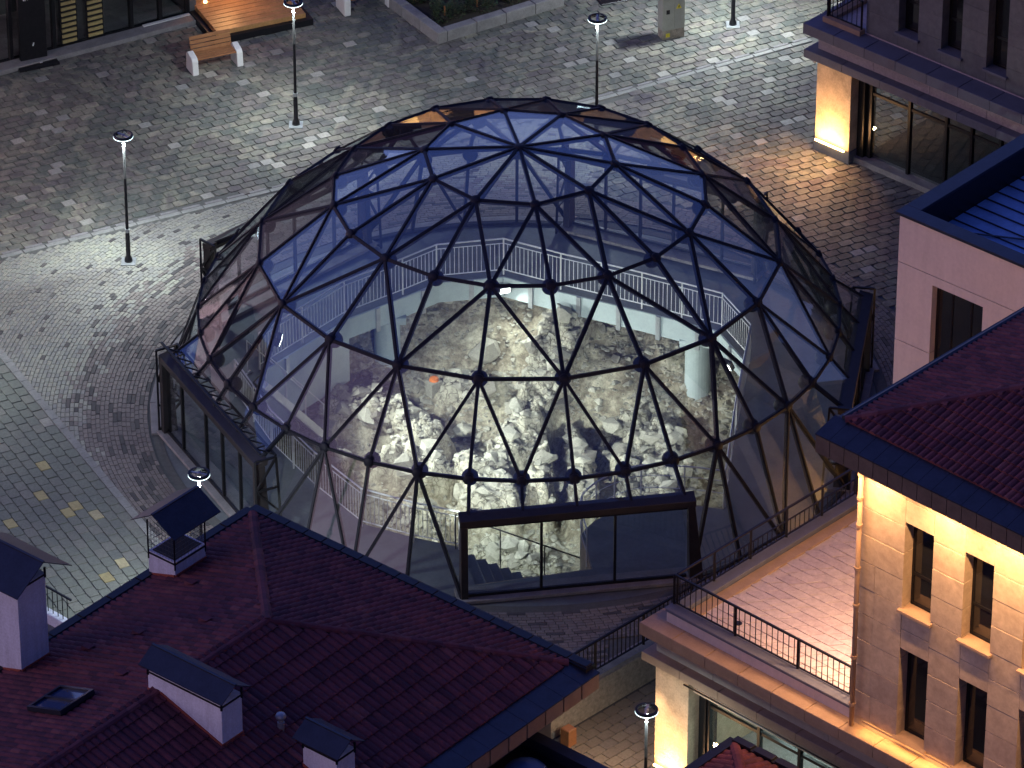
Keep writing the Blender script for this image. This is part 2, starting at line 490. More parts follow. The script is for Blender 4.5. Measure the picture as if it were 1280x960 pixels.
# ================================================================== dome geometry data
AZ = R(0.35)
RING = [(0.0, 7.36), (2.361, 7.088), (4.599, 6.143), (6.459, 4.675), (7.958, 2.824), (8.957, 0.02)]
def node(k, deg):
    r, z = RING[k]; a = R(deg) + AZ
    return Vector((r * math.sin(a), -r * math.cos(a), z))
PORTALS = [9 + 72 * k for k in range(5)]            # centre angles of the five doorways

# pit outline (counter-clockwise), edge of the walkway slab
PIT = [(-7.0, 0.35), (-6.0, -2.0), (-4.9, -3.85), (-3.75, -5.45), (-2.5, -6.05), (-1.42, -6.45), (-1.05, -8.08), (1.75, -7.4),
       (1.62, -6.5), (1.5, -5.9), (1.85, -5.3), (2.3, -4.9), (2.95, -4.55), (4.0, -4.6), (4.95, -4.8), (5.3, -1.2), (5.75, 2.0), (5.1, 3.5),
       (3.1, 4.5), (1.06, 5.45), (-0.39, 6.2), (-2.1, 5.9), (-2.95, 5.2), (-4.4, 4.1), (-6.45, 1.6)]

def r_in(a):
    """distance from the centre to the pit edge in direction a (radians, standard)"""
    dx, dy = math.cos(a), math.sin(a); best = None
    n = len(PIT)
    for i in range(n):
        (x1, y1), (x2, y2) = PIT[i], PIT[(i + 1) % n]
        ex, ey = x2 - x1, y2 - y1
        den = dx * ey - dy * ex
        if abs(den) < 1e-9: continue
        t_ = (x1 * ey - y1 * ex) / den
        s_ = (x1 * dy - y1 * dx) / den
        if t_ > 0 and -1e-6 <= s_ <= 1 + 1e-6:
            if best is None or t_ > best: best = t_
    return best

# ================================================================== ground sheets
S = 400
# the lower street leaves a hole for the dig (below the plaza sheet)
g = MB()
n = 96
ring_i = [(8.6 * math.cos(2 * math.pi * k / n), 8.6 * math.sin(2 * math.pi * k / n), -0.88) for k in range(n)]
ring_o = []
for k in range(n):
    a = 2 * math.pi * k / n; dx, dy = math.cos(a), math.sin(a); m = S / max(abs(dx), abs(dy))
    ring_o.append((dx * m, dy * m, -0.88))
g.add(ring_i + ring_o, [(k, n + k, n + (k + 1) % n, (k + 1) % n) for k in range(n)])
structure(obj('ground', g, 'asphalt'))

# plaza sheet at z=0: half plane x - y < 13.6, with the dome hole
EDGE = 13.6
g = MB(); angs = [2 * math.pi * k / 144 for k in range(144)]
for cx, cy in ((-160, -160 - EDGE + 0), (160 + 0, 160 - EDGE)):
    angs.append(math.atan2(cy, cx) % (2 * math.pi))
angs = sorted(set(angs))
def plaza_r(a):
    dx, dy = math.cos(a), math.sin(a); m = 160 / max(abs(dx), abs(dy))
    if dx - dy > 1e-6: m = min(m, EDGE / (dx - dy))
    return m
n = len(angs)
vi = [(8.98 * math.cos(a), 8.98 * math.sin(a), -0.02) for a in angs]
vo = [(plaza_r(a) * math.cos(a), plaza_r(a) * math.sin(a), -0.02) for a in angs]
vd = [(x, y, -0.9) for x, y, z in vo]
vdi = [(x, y, -0.9) for x, y, z in vi]
g.add(vi + vo + vd + vdi, [(k, n + k, n + (k + 1) % n, (k + 1) % n) for k in range(n)] +
      [(n + k, 2 * n + k, 2 * n + (k + 1) % n, n + (k + 1) % n) for k in range(n)] +
      [(3 * n + k, k, (k + 1) % n, 3 * n + (k + 1) % n) for k in range(n)])
plaza = structure(obj('plaza', g, 'joint_sand'))

# ------------------------------------------------------------------ paving
# the line of kerb stones that crosses the plaza behind the dome
L0, L1, L2 = np.array((-13.53, 6.98)), np.array((-6.0, 10.75)), np.array((8.24, 18.9))
def line_y(x):
    if x < L1[0]: return L0[1] + (x - L0[0]) * (L1[1] - L0[1]) / (L1[0] - L0[0])
    return L1[1] + (x - L1[0]) * (L2[1] - L1[1]) / (L2[0] - L1[0])
C0, C1 = (-13.17, 2.41), (-9.39, -4.96)
def zoneC(x, y):       # lower-left quarter of plain pavers
    return (x - C0[0]) * (C1[1] - C0[1]) - (y - C0[1]) * (C1[0] - C0[0]) > 0
def zone(x, y):
    r = math.hypot(x, y)
    if r < 9.25 or x - y > EDGE - 0.45: return None
    ly = line_y(x)
    if y > ly + 0.42: return 'A'
    if y > ly - 0.06: return None
    if zoneC(x, y): return 'C'
    if x > 2.0 and r > 10.55: return 'A2'
    return 'B'


def hexblock(w, h, z, cut, c=0.012):
    """a paver outline with clipped corners"""
    a, b = w / 2, h / 2
    return [(-a + cut, -b), (a - cut, -b), (a, -b + cut), (a, b - cut), (a - cut, b), (-a + cut, b), (-a, b - cut), (-a, -b + cut)]

def block_mesh(poly, z, ch=0.014):
    n = len(poly)
    inner = [(x * (1 - ch / max(0.05, math.hypot(x, y))), y * (1 - ch / max(0.05, math.hypot(x, y)))) for x, y in poly]
    vs = [(x, y, -0.02) for x, y in poly] + [(x, y, z - 0.008) for x, y in poly] + [(x, y, z) for x, y in inner]
    fs = [(i, (i + 1) % n, n + (i + 1) % n, n + i) for i in range(n)] + [(n + i, n + (i + 1) % n, 2 * n + (i + 1) % n, 2 * n + i) for i in range(n)]
    fs.append(tuple(range(2 * n, 3 * n)))
    return vs, fs

pav_variants = []
for k in range(4):
    w = 0.40 if k < 3 else 0.42; h = 0.285
    cut = (0.035, 0.012, 0.055, 0.004)[k]
    if k == 3: w, h = 0.355, 0.30
    pav_variants.append(block_mesh(hexblock(w - 0.016, h - 0.015, 0.0, cut), 0.010, 0.008))

PX_CAM = np.array(cam.location)
def place_blocks(cells, variants, mat, name, parent, limit=300, jitter=0.006, pale=None):
    """cells: (x, y, z, rot, variant). The nearest `limit` become parts, the rest one stuff part.
    variant numbers from 10 up are the pale stones of their own material"""
    cells = sorted(cells, key=lambda c: (c[1], c[0]))
    near, far = cells[:limit], cells[limit:]
    meshes = {}
    def get(k):
        if k not in meshes:
            vs, fs = variants[k % 10]
            me = bpy.data.meshes.new(name); me.from_pydata(vs, [], fs); me.update()
            me.materials.append(MATS[pale if k >= 10 else mat]); meshes[k] = me
        return meshes[k]
    base = wloc(parent)
    for x, y, z, rot, k in near:
        o = bpy.data.objects.new(name, get(k)); link(o, parent)
        o.location = Vector((x, y, z + rnd.uniform(-.003, .003))) - base
        o.rotation_euler = (rnd.uniform(-jitter, jitter), rnd.uniform(-jitter, jitter), rot + rnd.gauss(0, .02))
        sc_ = rnd.uniform(.95, 1.01); o.scale = (sc_, rnd.uniform(.94, 1.01), 1)
    if not far: return
    V, Fc, mi = [], [], []
    for x, y, z, rot, k in far:
        vs, fs = variants[k % 10]; b = len(V); rot += rnd.gauss(0, .02); c, s_ = math.cos(rot), math.sin(rot)
        tx, ty = rnd.uniform(-jitter, jitter), rnd.uniform(-jitter, jitter); dz = rnd.uniform(-0.004, 0.004)
        sx, sy = rnd.uniform(.94, 1.01), rnd.uniform(.92, 1.01)
        V += [(x + p[0] * sx * c - p[1] * sy * s_, y + p[0] * sx * s_ + p[1] * sy * c, z + p[2] + dz + p[0] * tx + p[1] * ty) for p in vs]
        Fc += [tuple(b + i for i in f) for f in fs]; mi += [1 if k >= 10 else 0] * len(fs)
    me = bpy.data.meshes.new(name + 's'); me.from_pydata(V, [], Fc); me.update(); me.materials.append(MATS[mat])
    if pale: me.materials.append(MATS[pale])
    me.polygons.foreach_set('material_index', mi)
    o = bpy.data.objects.new(name + 's', me); link(o, parent); o.location = -base
    stuff(o)

def grid_cells(ang, du, dv, x0, x1, y0, y1, want, stagger=0.5, vary=None):
    c, s_ = math.cos(R(ang)), math.sin(R(ang)); out = []
    cx, cy = (x0 + x1) / 2, (y0 + y1) / 2; rad = math.hypot(x1 - x0, y1 - y0) / 2
    n, m = int(rad / du) + 1, int(rad / dv) + 1
    for j in range(-m, m + 1):
        off = (j % 2) * stagger * du
        for i in range(-n, n + 1):
            u, v = i * du + off, j * dv
            x, y = cx + u * c - v * s_, cy + u * s_ + v * c
            if x0 <= x <= x1 and y0 <= y <= y1 and want(x, y):
                out.append((x, y, 0.0, R(ang), 0 if vary is None else vary(i, j)))
    return out

def vary(i, j):
    r = rnd.random()
    if r < PALE: return 13
    return (0 if r < 0.5 else (1 if r < 0.75 else 2))
PALE = 0.042

cellsA = grid_cells(28.7, 0.40, 0.285, -16.5, 13.5, 4, 26, lambda x, y: zone(x, y) in ('A', 'A2'), 0.5, vary)
cobbles = sroot('paved_square')
place_blocks(cellsA, pav_variants, 'paver_stone', 'paver', cobbles, pale='paver_pale')
PALE = 0.03
pavC = [block_mesh(hexblock(0.40 - 0.012, 0.285 - 0.011, 0.0, c_), 0.008, 0.006) for c_ in (.03, .012, .04, .01)]
cellsC = grid_cells(-62.8, 0.40, 0.285, -17, -5, -12, 6, lambda x, y: zone(x, y) == 'C', 0.5, vary)
lower_left = sroot('plain_pavement')
place_blocks(cellsC, pavC, 'paver_olive', 'paver', lower_left, pale='paver_ochre')

# curved brick paving round the dome
def brick_variants(l, w):
    return [block_mesh([(-l / 2, -w / 2), (l / 2, -w / 2), (l / 2, w / 2), (-l / 2, w / 2)], 0.010, 0.006)]
bl, bw = 0.232, 0.112
brickL, brickM = [], []
r = 9.33
j = 0
while r < 17.5:
    nb = int(2 * math.pi * r / 0.215); i = 0; off = 0.5 * (j % 2) + rnd.uniform(0, .3)
    while i < nb:
        a = 2 * math.pi * (i + off) / nb; i += 1
        x, y = r * math.cos(a), r * math.sin(a)
        if y < -13.2 or x > 10.2 or (x < 2 and y < -12.6): continue
        if zone(x, y) != 'B': continue
        side = (r < 10.9 or (y < -2.5 and r < 13) or x > 3)
        p_ = side
        if 10.4 < r < 11.6 and y > -3: p_ = rnd.random() < (11.6 - r) / 1.2
        dk = rnd.random() < (0.11 if p_ else 0.028)
        if dk and p_:          # a long dark stone takes the place of two
            a2 = 2 * math.pi * (i - .5 + off) / nb; i += 1
            brickM.append((r * math.cos(a2), r * math.sin(a2), 0.0, a2 + math.pi / 2, 11))
        elif dk: brickL.append((x, y, 0.0, a + math.pi / 2, 10))
        else: (brickM if p_ else brickL).append((x, y, 0.0, a + math.pi / 2, 0))
    r += 0.108; j += 1
bl, bw = 0.205, 0.100
bvar = brick_variants(bl, bw) + brick_variants(0.42, bw)
apron = sroot('brick_apron')
place_blocks(brickL, bvar, 'brick_light', 'brick', apron, 200, pale='brick_dark')
dark_apron = sroot('brick_border')
place_blocks(brickM, bvar, 'brick_mixed', 'brick', dark_apron, 300, pale='brick_dark')

# edging between the plain pavers and the brick apron
edg = sroot('edging')
A_, B_ = np.array((-15.2, 6.35)), np.array((-7.6, -8.45)); dv = (B_ - A_) / np.hypot(*(B_ - A_)); ea = math.degrees(math.atan2(dv[1], dv[0]))
for k in range(int(np.hypot(*(B_ - A_)) / .5)):
    p = A_ + dv * (k * .5)
    if p[1] > line_y(p[0]) - .3: continue
    obj('edging_stone', MB().cbox(.006, -.10, -.02, .494, .10, .014, .006, frame(p[0], p[1], ea)), 'line_stone', edg)
# line of long kerb stones across the plaza
kl = sroot('kerb_line')
for P0, P1 in ((L0 - (L1 - L0) * 0.3, L1), (L1, L2)):
    d = P1 - P0; ln = float(np.hypot(*d)); d = d / ln; a = math.degrees(math.atan2(d[1], d[0])); nseg = int(ln / 0.62)
    for i in range(nseg):
        x, y = P0 + d * (i + 0.5) * ln / nseg
        if math.hypot(x, y) < 9.3: continue
        f = frame(x, y, a); h = ln / nseg / 2 - 0.012
        obj('kerb_stone', MB().cbox(-h, 0.04, -0.02, h, 0.20, 0.016, 0.01, f), 'line_stone', kl)
        obj('kerb_stone', MB().cbox(-h + 0.1, 0.225, -0.02, h - 0.02, 0.33, 0.012, 0.01, f), 'kerb_stone', kl)

# ================================================================== the dome
dome = thing('glass_dome', 'large faceted glass dome with dark steel struts standing over the lit excavation', 'dome', (0, 0, 0))

def strut(p, q, w=0.092, h=0.095, name='strut'):
    p, q = Vector(p), Vector(q); d = (q - p).normalized(); m = (p + q) / 2
    nrm = Vector((m.x, m.y, max(0.6, m.z * 0.55))).normalized()
    up = (nrm - d * nrm.dot(d)).normalized()
    mb = MB(); mb.bar(p - up * (h / 2 + .004), q - up * (h / 2 + .004), w, h, up)
    # thin pressure cap on the outside
    mb.bar(p + up * 0.012, q + up * 0.012, w * 0.72, 0.02, up)
    return obj(name, mb, 'metal_frame', dome)

def pane(pts, mat='dome_glass', parent=None, inset=0.028):
    pts = [Vector(p) for p in pts]; c = sum(pts, Vector()) / len(pts)
    q = [p + (c - p).normalized() * inset for p in pts]
    n = (q[1] - q[0]).cross(q[2] - q[0]).normalized()
    if n.dot(Vector((c.x, c.y, 2.0))) < 0: q.reverse(); n = -n
    mb = MB().slab(q, n, 0.014)
    return obj('glass_pane', mb, mat, parent or dome)

def hub(p, big=True):
    p = Vector(p); nrm = Vector((p.x, p.y, max(0.8, p.z * 0.6))).normalized()
    mb = MB()
    # flat disc on the outside, ball under it
    x = nrm.cross(Vector((0, 0, 1)));  x = x.normalized() if x.length > .01 else Vector((1, 0, 0)); y = nrm.cross(x)
    n = 14
    ring = lambda r, h: [p + nrm * h + (x * math.cos(2 * math.pi * k / n) + y * math.sin(2 * math.pi * k / n)) * r for k in range(n)]
    vs = ring(0.02, 0.035) + ring(0.12, 0.03) + ring(0.13, 0.0) + ring(0.12, -0.10)
    if big:
        for t_ in range(1, 8):
            a = math.pi * t_ / 8
            vs += ring(0.205 * math.sin(a) + 0.002, -0.17 + 0.205 * math.cos(a) - 0.03)
    else:
        vs += ring(0.1, -0.16)
    m = len(vs) // n
    fs = [(i * n + k, i * n + (k + 1) % n, (i + 1) * n + (k + 1) % n, (i + 1) * n + k) for i in range(m - 1) for k in range(n)]
    fs = [tuple(reversed(f)) for f in fs]
    fs.append(tuple(range(n))); fs.append(tuple((m - 1) * n + k for k in range(n - 1, -1, -1)))
    mb.add(vs, fs)
    obj('hub', mb, 'metal_frame', dome, smooth=True)

apex = Vector((0, 0, RING[0][1]))
hub(apex, False)
r1 = [9 + 36 * k for k in range(10)]
r2 = [9 + 18 * k for k in range(20)]
for a in r1:
    n1 = node(1, a); hub(n1, False)
    strut(apex, n1); strut(n1, node(1, a + 36))
    pane([apex, n1, node(1, a + 36)])
    for d in (-18, 0, 18): strut(n1, node(2, a + d))
    pane([n1, node(2, a - 18), node(2, a)]); pane([n1, node(2, a), node(2, a + 18)])
    pane([n1, node(1, a + 36), node(2, a + 18)])
for i, a in enumerate(r2):
    n2 = node(2, a); hub(n2); strut(n2, node(2, a + 18))
    if i % 2 == 1:       # nodes that fan out to three below
        for d in (-18, 0, 18): strut(n2, node(3, a + d))
        pane([n2, node(3, a - 18), node(3, a)]); pane([n2, node(3, a), node(3, a + 18)])
    else:
        strut(n2, node(3, a))
    lowA, lowB = (a, a + 18)
    fan = a if i % 2 == 1 else a + 18
    other = a + 18 if i % 2 == 1 else a
    pane([node(2, a), node(2, a + 18), node(3, other)])
for i, a in enumerate(r2):
    n3 = node(3, a); hub(n3); strut(n3, node(3, a + 18))
    for d in (-9, 0, 9): strut(n3, node(4, a + d), 0.080, 0.085)
    pane([n3, node(4, a - 9), node(4, a)]); pane([n3, node(4, a), node(4, a + 9)])
    pane([n3, node(3, a + 18), node(4, a + 9)])
for k in range(40):
    n4 = node(4, 9 * k); hub(n4); strut(n4, node(4, 9 * k + 9), 0.080, 0.085)

PH = 2.28
def portal_frame(ca):
    """the two feet, the two top corners and the facing of a doorway"""
    a0, a1 = ca - 18.2, ca + 18.2
    r, _ = RING[5]
    f0 = Vector(((r) * math.sin(R(a0) + AZ), -(r) * math.cos(R(a0) + AZ), 0))
    f1 = Vector(((r) * math.sin(R(a1) + AZ), -(r) * math.cos(R(a1) + AZ), 0))
    return f0, f1

for ca in PORTALS:
    f0, f1 = portal_frame(ca); d = (f1 - f0).normalized(); out = Vector((math.sin(R(ca) + AZ), -math.cos(R(ca) + AZ), 0))
    W = (f1 - f0).length
    org = (f0 + f1) / 2 - d * W / 2
    def F(u, v, z, org=org, d=d, out=out): return tuple(org + d * u - out * v + Vector((0, 0, z)))   # v into the dome
    # ---- verticals from the ring above down to the lintel, glass between
    tops = [node(4, ca + o) for o in (-18, -9, 0, 9, 18)]
    feet = [Vector(F(W * (0.035 + 0.93 * k / 4), 0.16, PH)) for k in range(5)]
    for a_, b_ in zip(tops, feet): strut(a_, b_, 0.075, 0.085)
    for k in range(4):
        pane([tops[k], tops[k + 1], feet[k + 1]], inset=0.03); pane([tops[k], feet[k + 1], feet[k]], inset=0.012)
    # ---- the doorway box frame
    fr = thing_part = bpy.data.objects.new('doorway', None); link(fr, dome)
    lin = MB()
    lin.add([F(-0.02, -0.02, PH - 0.17), F(W + 0.02, -0.02, PH - 0.17), F(W + 0.02, 0.30, PH - 0.07), F(-0.02, 0.30, PH - 0.07),
             F(-0.02, -0.02, PH), F(W + 0.02, -0.02, PH), F(W + 0.02, 0.32, PH + 0.08), F(-0.02, 0.32, PH + 0.08)],
            [(0, 3, 2, 1), (4, 5, 6, 7), (0, 1, 5, 4), (1, 2, 6, 5), (2, 3, 7, 6), (3, 0, 4, 7)])
    obj('lintel', lin, 'metal_bronze', fr, bevel=0.01)
    front_ = (ca == 9)
    for u in (0.0, W - 0.17):
        j = MB(); lean = 0.0
        sl = .24 if (front_ and u > 1) else 0.0          # the right post of the front doorway splays out at its foot
        j.add([F(u + sl * .3, -0.02, 0.0), F(u + 0.17 + sl, -0.02, 0.0), F(u + 0.17 + sl, 0.36, 0.0), F(u + sl * .3, 0.36, 0.0),
               F(u, -0.02, PH - 0.17), F(u + 0.17, -0.02, PH - 0.17), F(u + 0.17, 0.24, PH - 0.12), F(u, 0.24, PH - 0.12)],
              [(0, 3, 2, 1), (4, 5, 6, 7), (0, 1, 5, 4), (1, 2, 6, 5), (2, 3, 7, 6), (3, 0, 4, 7)])
        obj('jamb', j, 'metal_bronze', fr, bevel=0.01)
    obj('threshold', MB().box(-0.1, -0.12, 0.0, W + 0.1, 0.5, 0.09, F), 'kerb_stone', fr, bevel=0.01)
    front = (ca == 9)
    cuts = [0.17, W * 0.345, W * 0.66, W - 0.17] if front else [0.17, W * 0.2, W * 0.45, W * 0.62, W * 0.80, W - 0.17]
    mul = MB()
    mul.box(0.17, 0.06, 0.09, W - 0.17, 0.12, 0.17, F); mul.box(0.17, 0.06, PH - 0.26, W - 0.17, 0.12, PH - 0.17, F)
    obj('sill_rail', mul, 'metal_black', fr)
    for u in cuts[1:-1]:
        obj('mullion', MB().box(u - 0.03, 0.05, 0.17, u + 0.03, 0.13, PH - 0.26, F), 'metal_black', fr)
    for a_, b_ in zip(cuts[:-1], cuts[1:]):
        obj('glass_pane', MB().box(a_ + 0.03, 0.083, 0.171, b_ - 0.03, 0.095, PH - 0.261, F), 'door_glass', fr)
    # lattice truss on the cheeks of the side doorways
    if not front:
        for u in (-0.06, W + 0.06):
            tr = MB()
            for (v0, z0, v1, z1) in ((-0.05, 0.0, -0.05, PH + .12), (0.62, 0.0, 0.5, PH + .12), (-0.05, PH + .12, 0.5, PH + .12), (-0.05, 0.06, 0.62, 0.06),
                                     (-0.05, 0.06, 0.6, 0.8), (0.6, 0.8, -0.05, 1.55), (-0.05, 1.55, 0.5, PH + .1), (-0.05, 0.8, 0.6, 0.8), (-0.05, 1.55, 0.55, 1.55)):
                tr.bar(F(u, v0, z0), F(u, v1, z1), 0.05, 0.05)
            obj('truss', tr, 'metal_black', fr)
        tr = MB(); nn_ = 12
        if ca in (225, 153, 81): continue
        for v, z in ((0.5, PH + 0.16), (0.1, PH + 0.30)): tr.bar(F(-0.06, v, z), F(W + 0.06, v, z), 0.05, 0.05)
        for k in range(nn_):
            u0, u1 = W * k / nn_, W * (k + 1) / nn_
            tr.bar(F(u0, 0.5, PH + 0.16), F((u0 + u1) / 2, 0.1, PH + 0.30), 0.03, 0.03)
            tr.bar(F((u0 + u1) / 2, 0.1, PH + 0.30), F(u1, 0.5, PH + 0.16), 0.03, 0.03)
        obj('roof_truss', tr, 'metal_black', fr)

# shell between the doorways, from the lowest ring to the ground
for ca in PORTALS:
    A = [ca + 18 + 9 * k for k in range(5)]
    up = [node(4, a) for a in A]; dn = [node(5, a) for a in A]
    for k in range(5):
        if k % 2 == 1:
            for o in (-1, 0, 1): strut(up[k], dn[k + o], 0.080, 0.085)
            pane([up[k], dn[k - 1], dn[k]]); pane([up[k], dn[k], dn[k + 1]])
        elif k == 2:
            strut(up[k], dn[k], 0.080, 0.085)
    for k in range(4):
        pane([up[k], up[k + 1], dn[k if k % 2 == 0 else k + 1]])
        strut(dn[k], dn[k + 1], 0.08, 0.12, 'base_rail')
        m0, m1 = dn[k].lerp(up[k], 0.15), dn[k + 1].lerp(up[k + 1], 0.15)
    for k in range(4):
        kb = MB().bar(dn[k] + Vector((0, 0, -0.06)) + dn[k].normalized() * 0.1, dn[k + 1] + Vector((0, 0, -0.06)) + dn[k + 1].normalized() * 0.1, 0.34, 0.16)
        obj('plinth', kb, 'kerb_stone', dome, bevel=0.012)

# ================================================================== inside: walkway and dig
walk = thing('walkway_slab', 'smooth grey concrete walkway ringing the pit inside the dome', 'walkway', (0, 0, 0))
N = 240; top = MB(); face = MB()
ri = [r_in(2 * math.pi * k / N) for k in range(N)]
# put the real corners in
AA = sorted([2 * math.pi * k / N for k in range(N)] + [math.atan2(y, x) % (2 * math.pi) for x, y in PIT])
RI = [r_in(a) for a in AA]; M_ = len(AA)
vi = [(RI[k] * math.cos(AA[k]), RI[k] * math.sin(AA[k]), -0.03) for k in range(M_)]
vo = [(8.97 * math.cos(a), 8.97 * math.sin(a), -0.03) for a in AA]
vb = [(x, y, -0.55) for x, y, z in vi]; vbo = [(x, y, -0.55) for x, y, z in vo]
top.add(vi + vo + vb + vbo, [(k, M_ + k, M_ + (k + 1) % M_, (k + 1) % M_) for k in range(M_)] +
        [(2 * M_ + k, k, (k + 1) % M_, 2 * M_ + (k + 1) % M_) for k in range(M_)] +
        [(3 * M_ + k, 2 * M_ + k, 2 * M_ + (k + 1) % M_, 3 * M_ + (k + 1) % M_) for k in range(M_)])
obj('floor_slab', top, 'concrete_floor', walk)
# pale fascia plates hung on the slab edge, a bracket at each rail post
def along(pts, step):
    out = []
    for (x1, y1), (x2, y2) in zip(pts[:-1], pts[1:]):
        L = math.hypot(x2 - x1, y2 - y1); n = max(1, round(L / step))
        for k in range(n): out.append((x1 + (x2 - x1) * k / n, y1 + (y2 - y1) * k / n))
    out.append(pts[-1]); return out
REAR = [PIT[k] for k in (15, 16, 17, 18, 19, 20, 21, 22, 23, 24)]
for (x1, y1), (x2, y2) in zip(REAR[:-1], REAR[1:]):
    a = math.degrees(math.atan2(y2 - y1, x2 - x1)); L = math.hypot(x2 - x1, y2 - y1); f = frame(x1, y1, a)
    deep = -1.9 if x2 < -4.5 else -0.62
    obj('edge_plate', MB().box(0.0, 0.0, deep, L, 0.045, -0.035, f), 'concrete_light', walk)
    n = max(1, round(L / 1.35))
    for k in range(n):
        u = (k + 0.5) * L / n
        obj('bracket', MB().box(u - 0.06, 0.046, -0.72, u + 0.06, 0.10, -0.03, f), 'galvanised', walk)
# platform edge and side wall of the curved floor at the front right
for i0, i1 in ((6, 14), (13, 16)):
    for k in range(i0, i1):
        (x1, y1), (x2, y2) = PIT[k], PIT[k + 1]
        a = math.degrees(math.atan2(y2 - y1, x2 - x1)); L = math.hypot(x2 - x1, y2 - y1); f = frame(x1, y1, a)
        if k < 13 or i0 == 13:
            obj('edge_plate', MB().box(0, 0.0, -3.4, L, 0.04, -0.035, f), 'concrete_wall', walk)

# columns under the slab
def column(x, y, label):
    c = thing('column', label, 'column', (x, y, -3.3), 'round columns carrying the walkway')
    mb = MB().lathe([(0, 0), (0.42, 0), (0.42, 0.22), (0.34, 0.25), (0.34, 2.5), (0.34, 2.74), (0, 2.74)], 28, (x, y, -3.3))
    obj('shaft', mb, 'concrete_light', c, smooth=False)
    obj('head', MB().box(x - 0.5, y - 0.4, -0.75, x + 0.5, y + 0.4, -0.556), 'concrete_light', c)
    me = c.children[0].data
    for p in me.polygons: p.use_smooth = abs(p.normal.z) < 0.5
column(-3.42, 5.35, 'pale round column at the left end of the rubble bank')
column(4.62, 4.25, 'pale round column at the right of the pit, tallest in view')

# ------------------------------------------------------------------ noise fields in numpy
def hash2(ix, iy, s=0):
    v = np.sin(ix * 127.1 + iy * 311.7 + s * 74.7) * 43758.5453
    return v - np.floor(v)
def vnoise(x, y, s=0):
    ix, iy = np.floor(x), np.floor(y); fx, fy = x - ix, y - iy
    fx, fy = fx * fx * (3 - 2 * fx), fy * fy * (3 - 2 * fy)
    a, b = hash2(ix, iy, s), hash2(ix + 1, iy, s); c, d = hash2(ix, iy + 1, s), hash2(ix + 1, iy + 1, s)
    return a + (b - a) * fx + (c - a) * fy + (a - b - c + d) * fx * fy
def fbm(x, y, o=4, s=0):
    v = 0; amp = 0.5; tot = 0
    for k in range(o):
        v = v + amp * vnoise(x * 2 ** k, y * 2 ** k, s + k * 3.1); tot += amp; amp *= 0.55
    return v / tot
def worley(x, y, s=0):
    ix, iy = np.floor(x), np.floor(y); best = np.full(x.shape, 9.0); sec = best.copy(); cid = best * 0
    for dx in (-1, 0, 1):
        for dy in (-1, 0, 1):
            cx, cy = ix + dx, iy + dy
            px, py = cx + hash2(cx, cy, s), cy + hash2(cx, cy, s + 5)
            d = np.hypot(px - x, py - y); h = hash2(cx, cy, s + 9)
            sec = np.minimum(sec, np.maximum(best, d)); m = d < best
            cid = np.where(m, h, cid); best = np.where(m, d, best)
    return best, sec, cid

WALLS = [  # centre line, half width, crest height, label
    ([(1.35, 5.6), (0.75, 4.3), (0.15, 2.8), (-0.25, 1.5)], 0.55, 0.95, 'long pale ruined wall running from the rubble bank to the middle of the pit'),
    ([(-0.95, 0.6), (-0.75, -1.0)], 0.62, 1.15, 'broad bright masonry block in the middle of the pit'),
    ([(0.68, 0.7), (0.6, -0.6)], 0.27, 1.25, 'narrow broken wall stub left of the twin stubs'),
    ([(1.62, 0.8), (1.6, -0.6)], 0.29, 1.25, 'slim upright wall stub right of the narrow one'),
    ([(1.5, 2.6), (1.55, 1.7)], 0.30, 0.8, 'short stub of wall at the head of the dark trench'),
    ([(3.1, 2.3), (3.7, 0.6), (3.5, -1.3)], 1.0, 0.65, 'wide bright masonry mass along the right side of the pit'),
    ([(2.7, -1.6), (3.4, -3.4)], 0.7, 0.5, 'low masonry bench before the rounded platform'),
    ([(-4.6, 3.3), (-3.3, 3.1), (-2.3, 2.4)], 0.48, 0.85, 'rough wall of boulders below the left column'),
    ([(-3.1, 1.3), (-2.1, 0.7)], 0.52, 0.95, 'slanting mass of pale boulders in the middle left'),
    ([(-5.0, 1.5), (-4.5, 0.5)], 0.36, 0.8, 'stone stump at the left end of the pit'),
    ([(-4.4, -0.6), (-3.5, -1.3)], 0.36, 0.75, 'two-stone stump beside the left railing'),
    ([(-3.0, -1.2), (-2.2, -1.6)], 0.42, 0.85, 'round-topped boulder heap left of the broad block'),
    ([(-2.9, -3.3), (-1.9, -4.2)], 0.5, 0.7, 'stone heap against the near railing'),
    ([(-0.6, -2.7), (0.5, -3.6)], 0.6, 0.7, 'low bright stones at the foot of the stairs'),
    ([(-1.9, 4.3), (-0.8, 4.2)], 0.28, 0.45, 'low line of stones under the rubble bank'),
]
def seg_d(x, y, pts):
    best = np.full(x.shape, 99.0)
    for (x1, y1), (x2, y2) in zip(pts[:-1], pts[1:]):
        L2_ = (x2 - x1) ** 2 + (y2 - y1) ** 2
        t_ = np.clip(((x - x1) * (x2 - x1) + (y - y1) * (y2 - y1)) / L2_, 0, 1)
        best = np.minimum(best, np.hypot(x - x1 - t_ * (x2 - x1), y - y1 - t_ * (y2 - y1)))
    return best
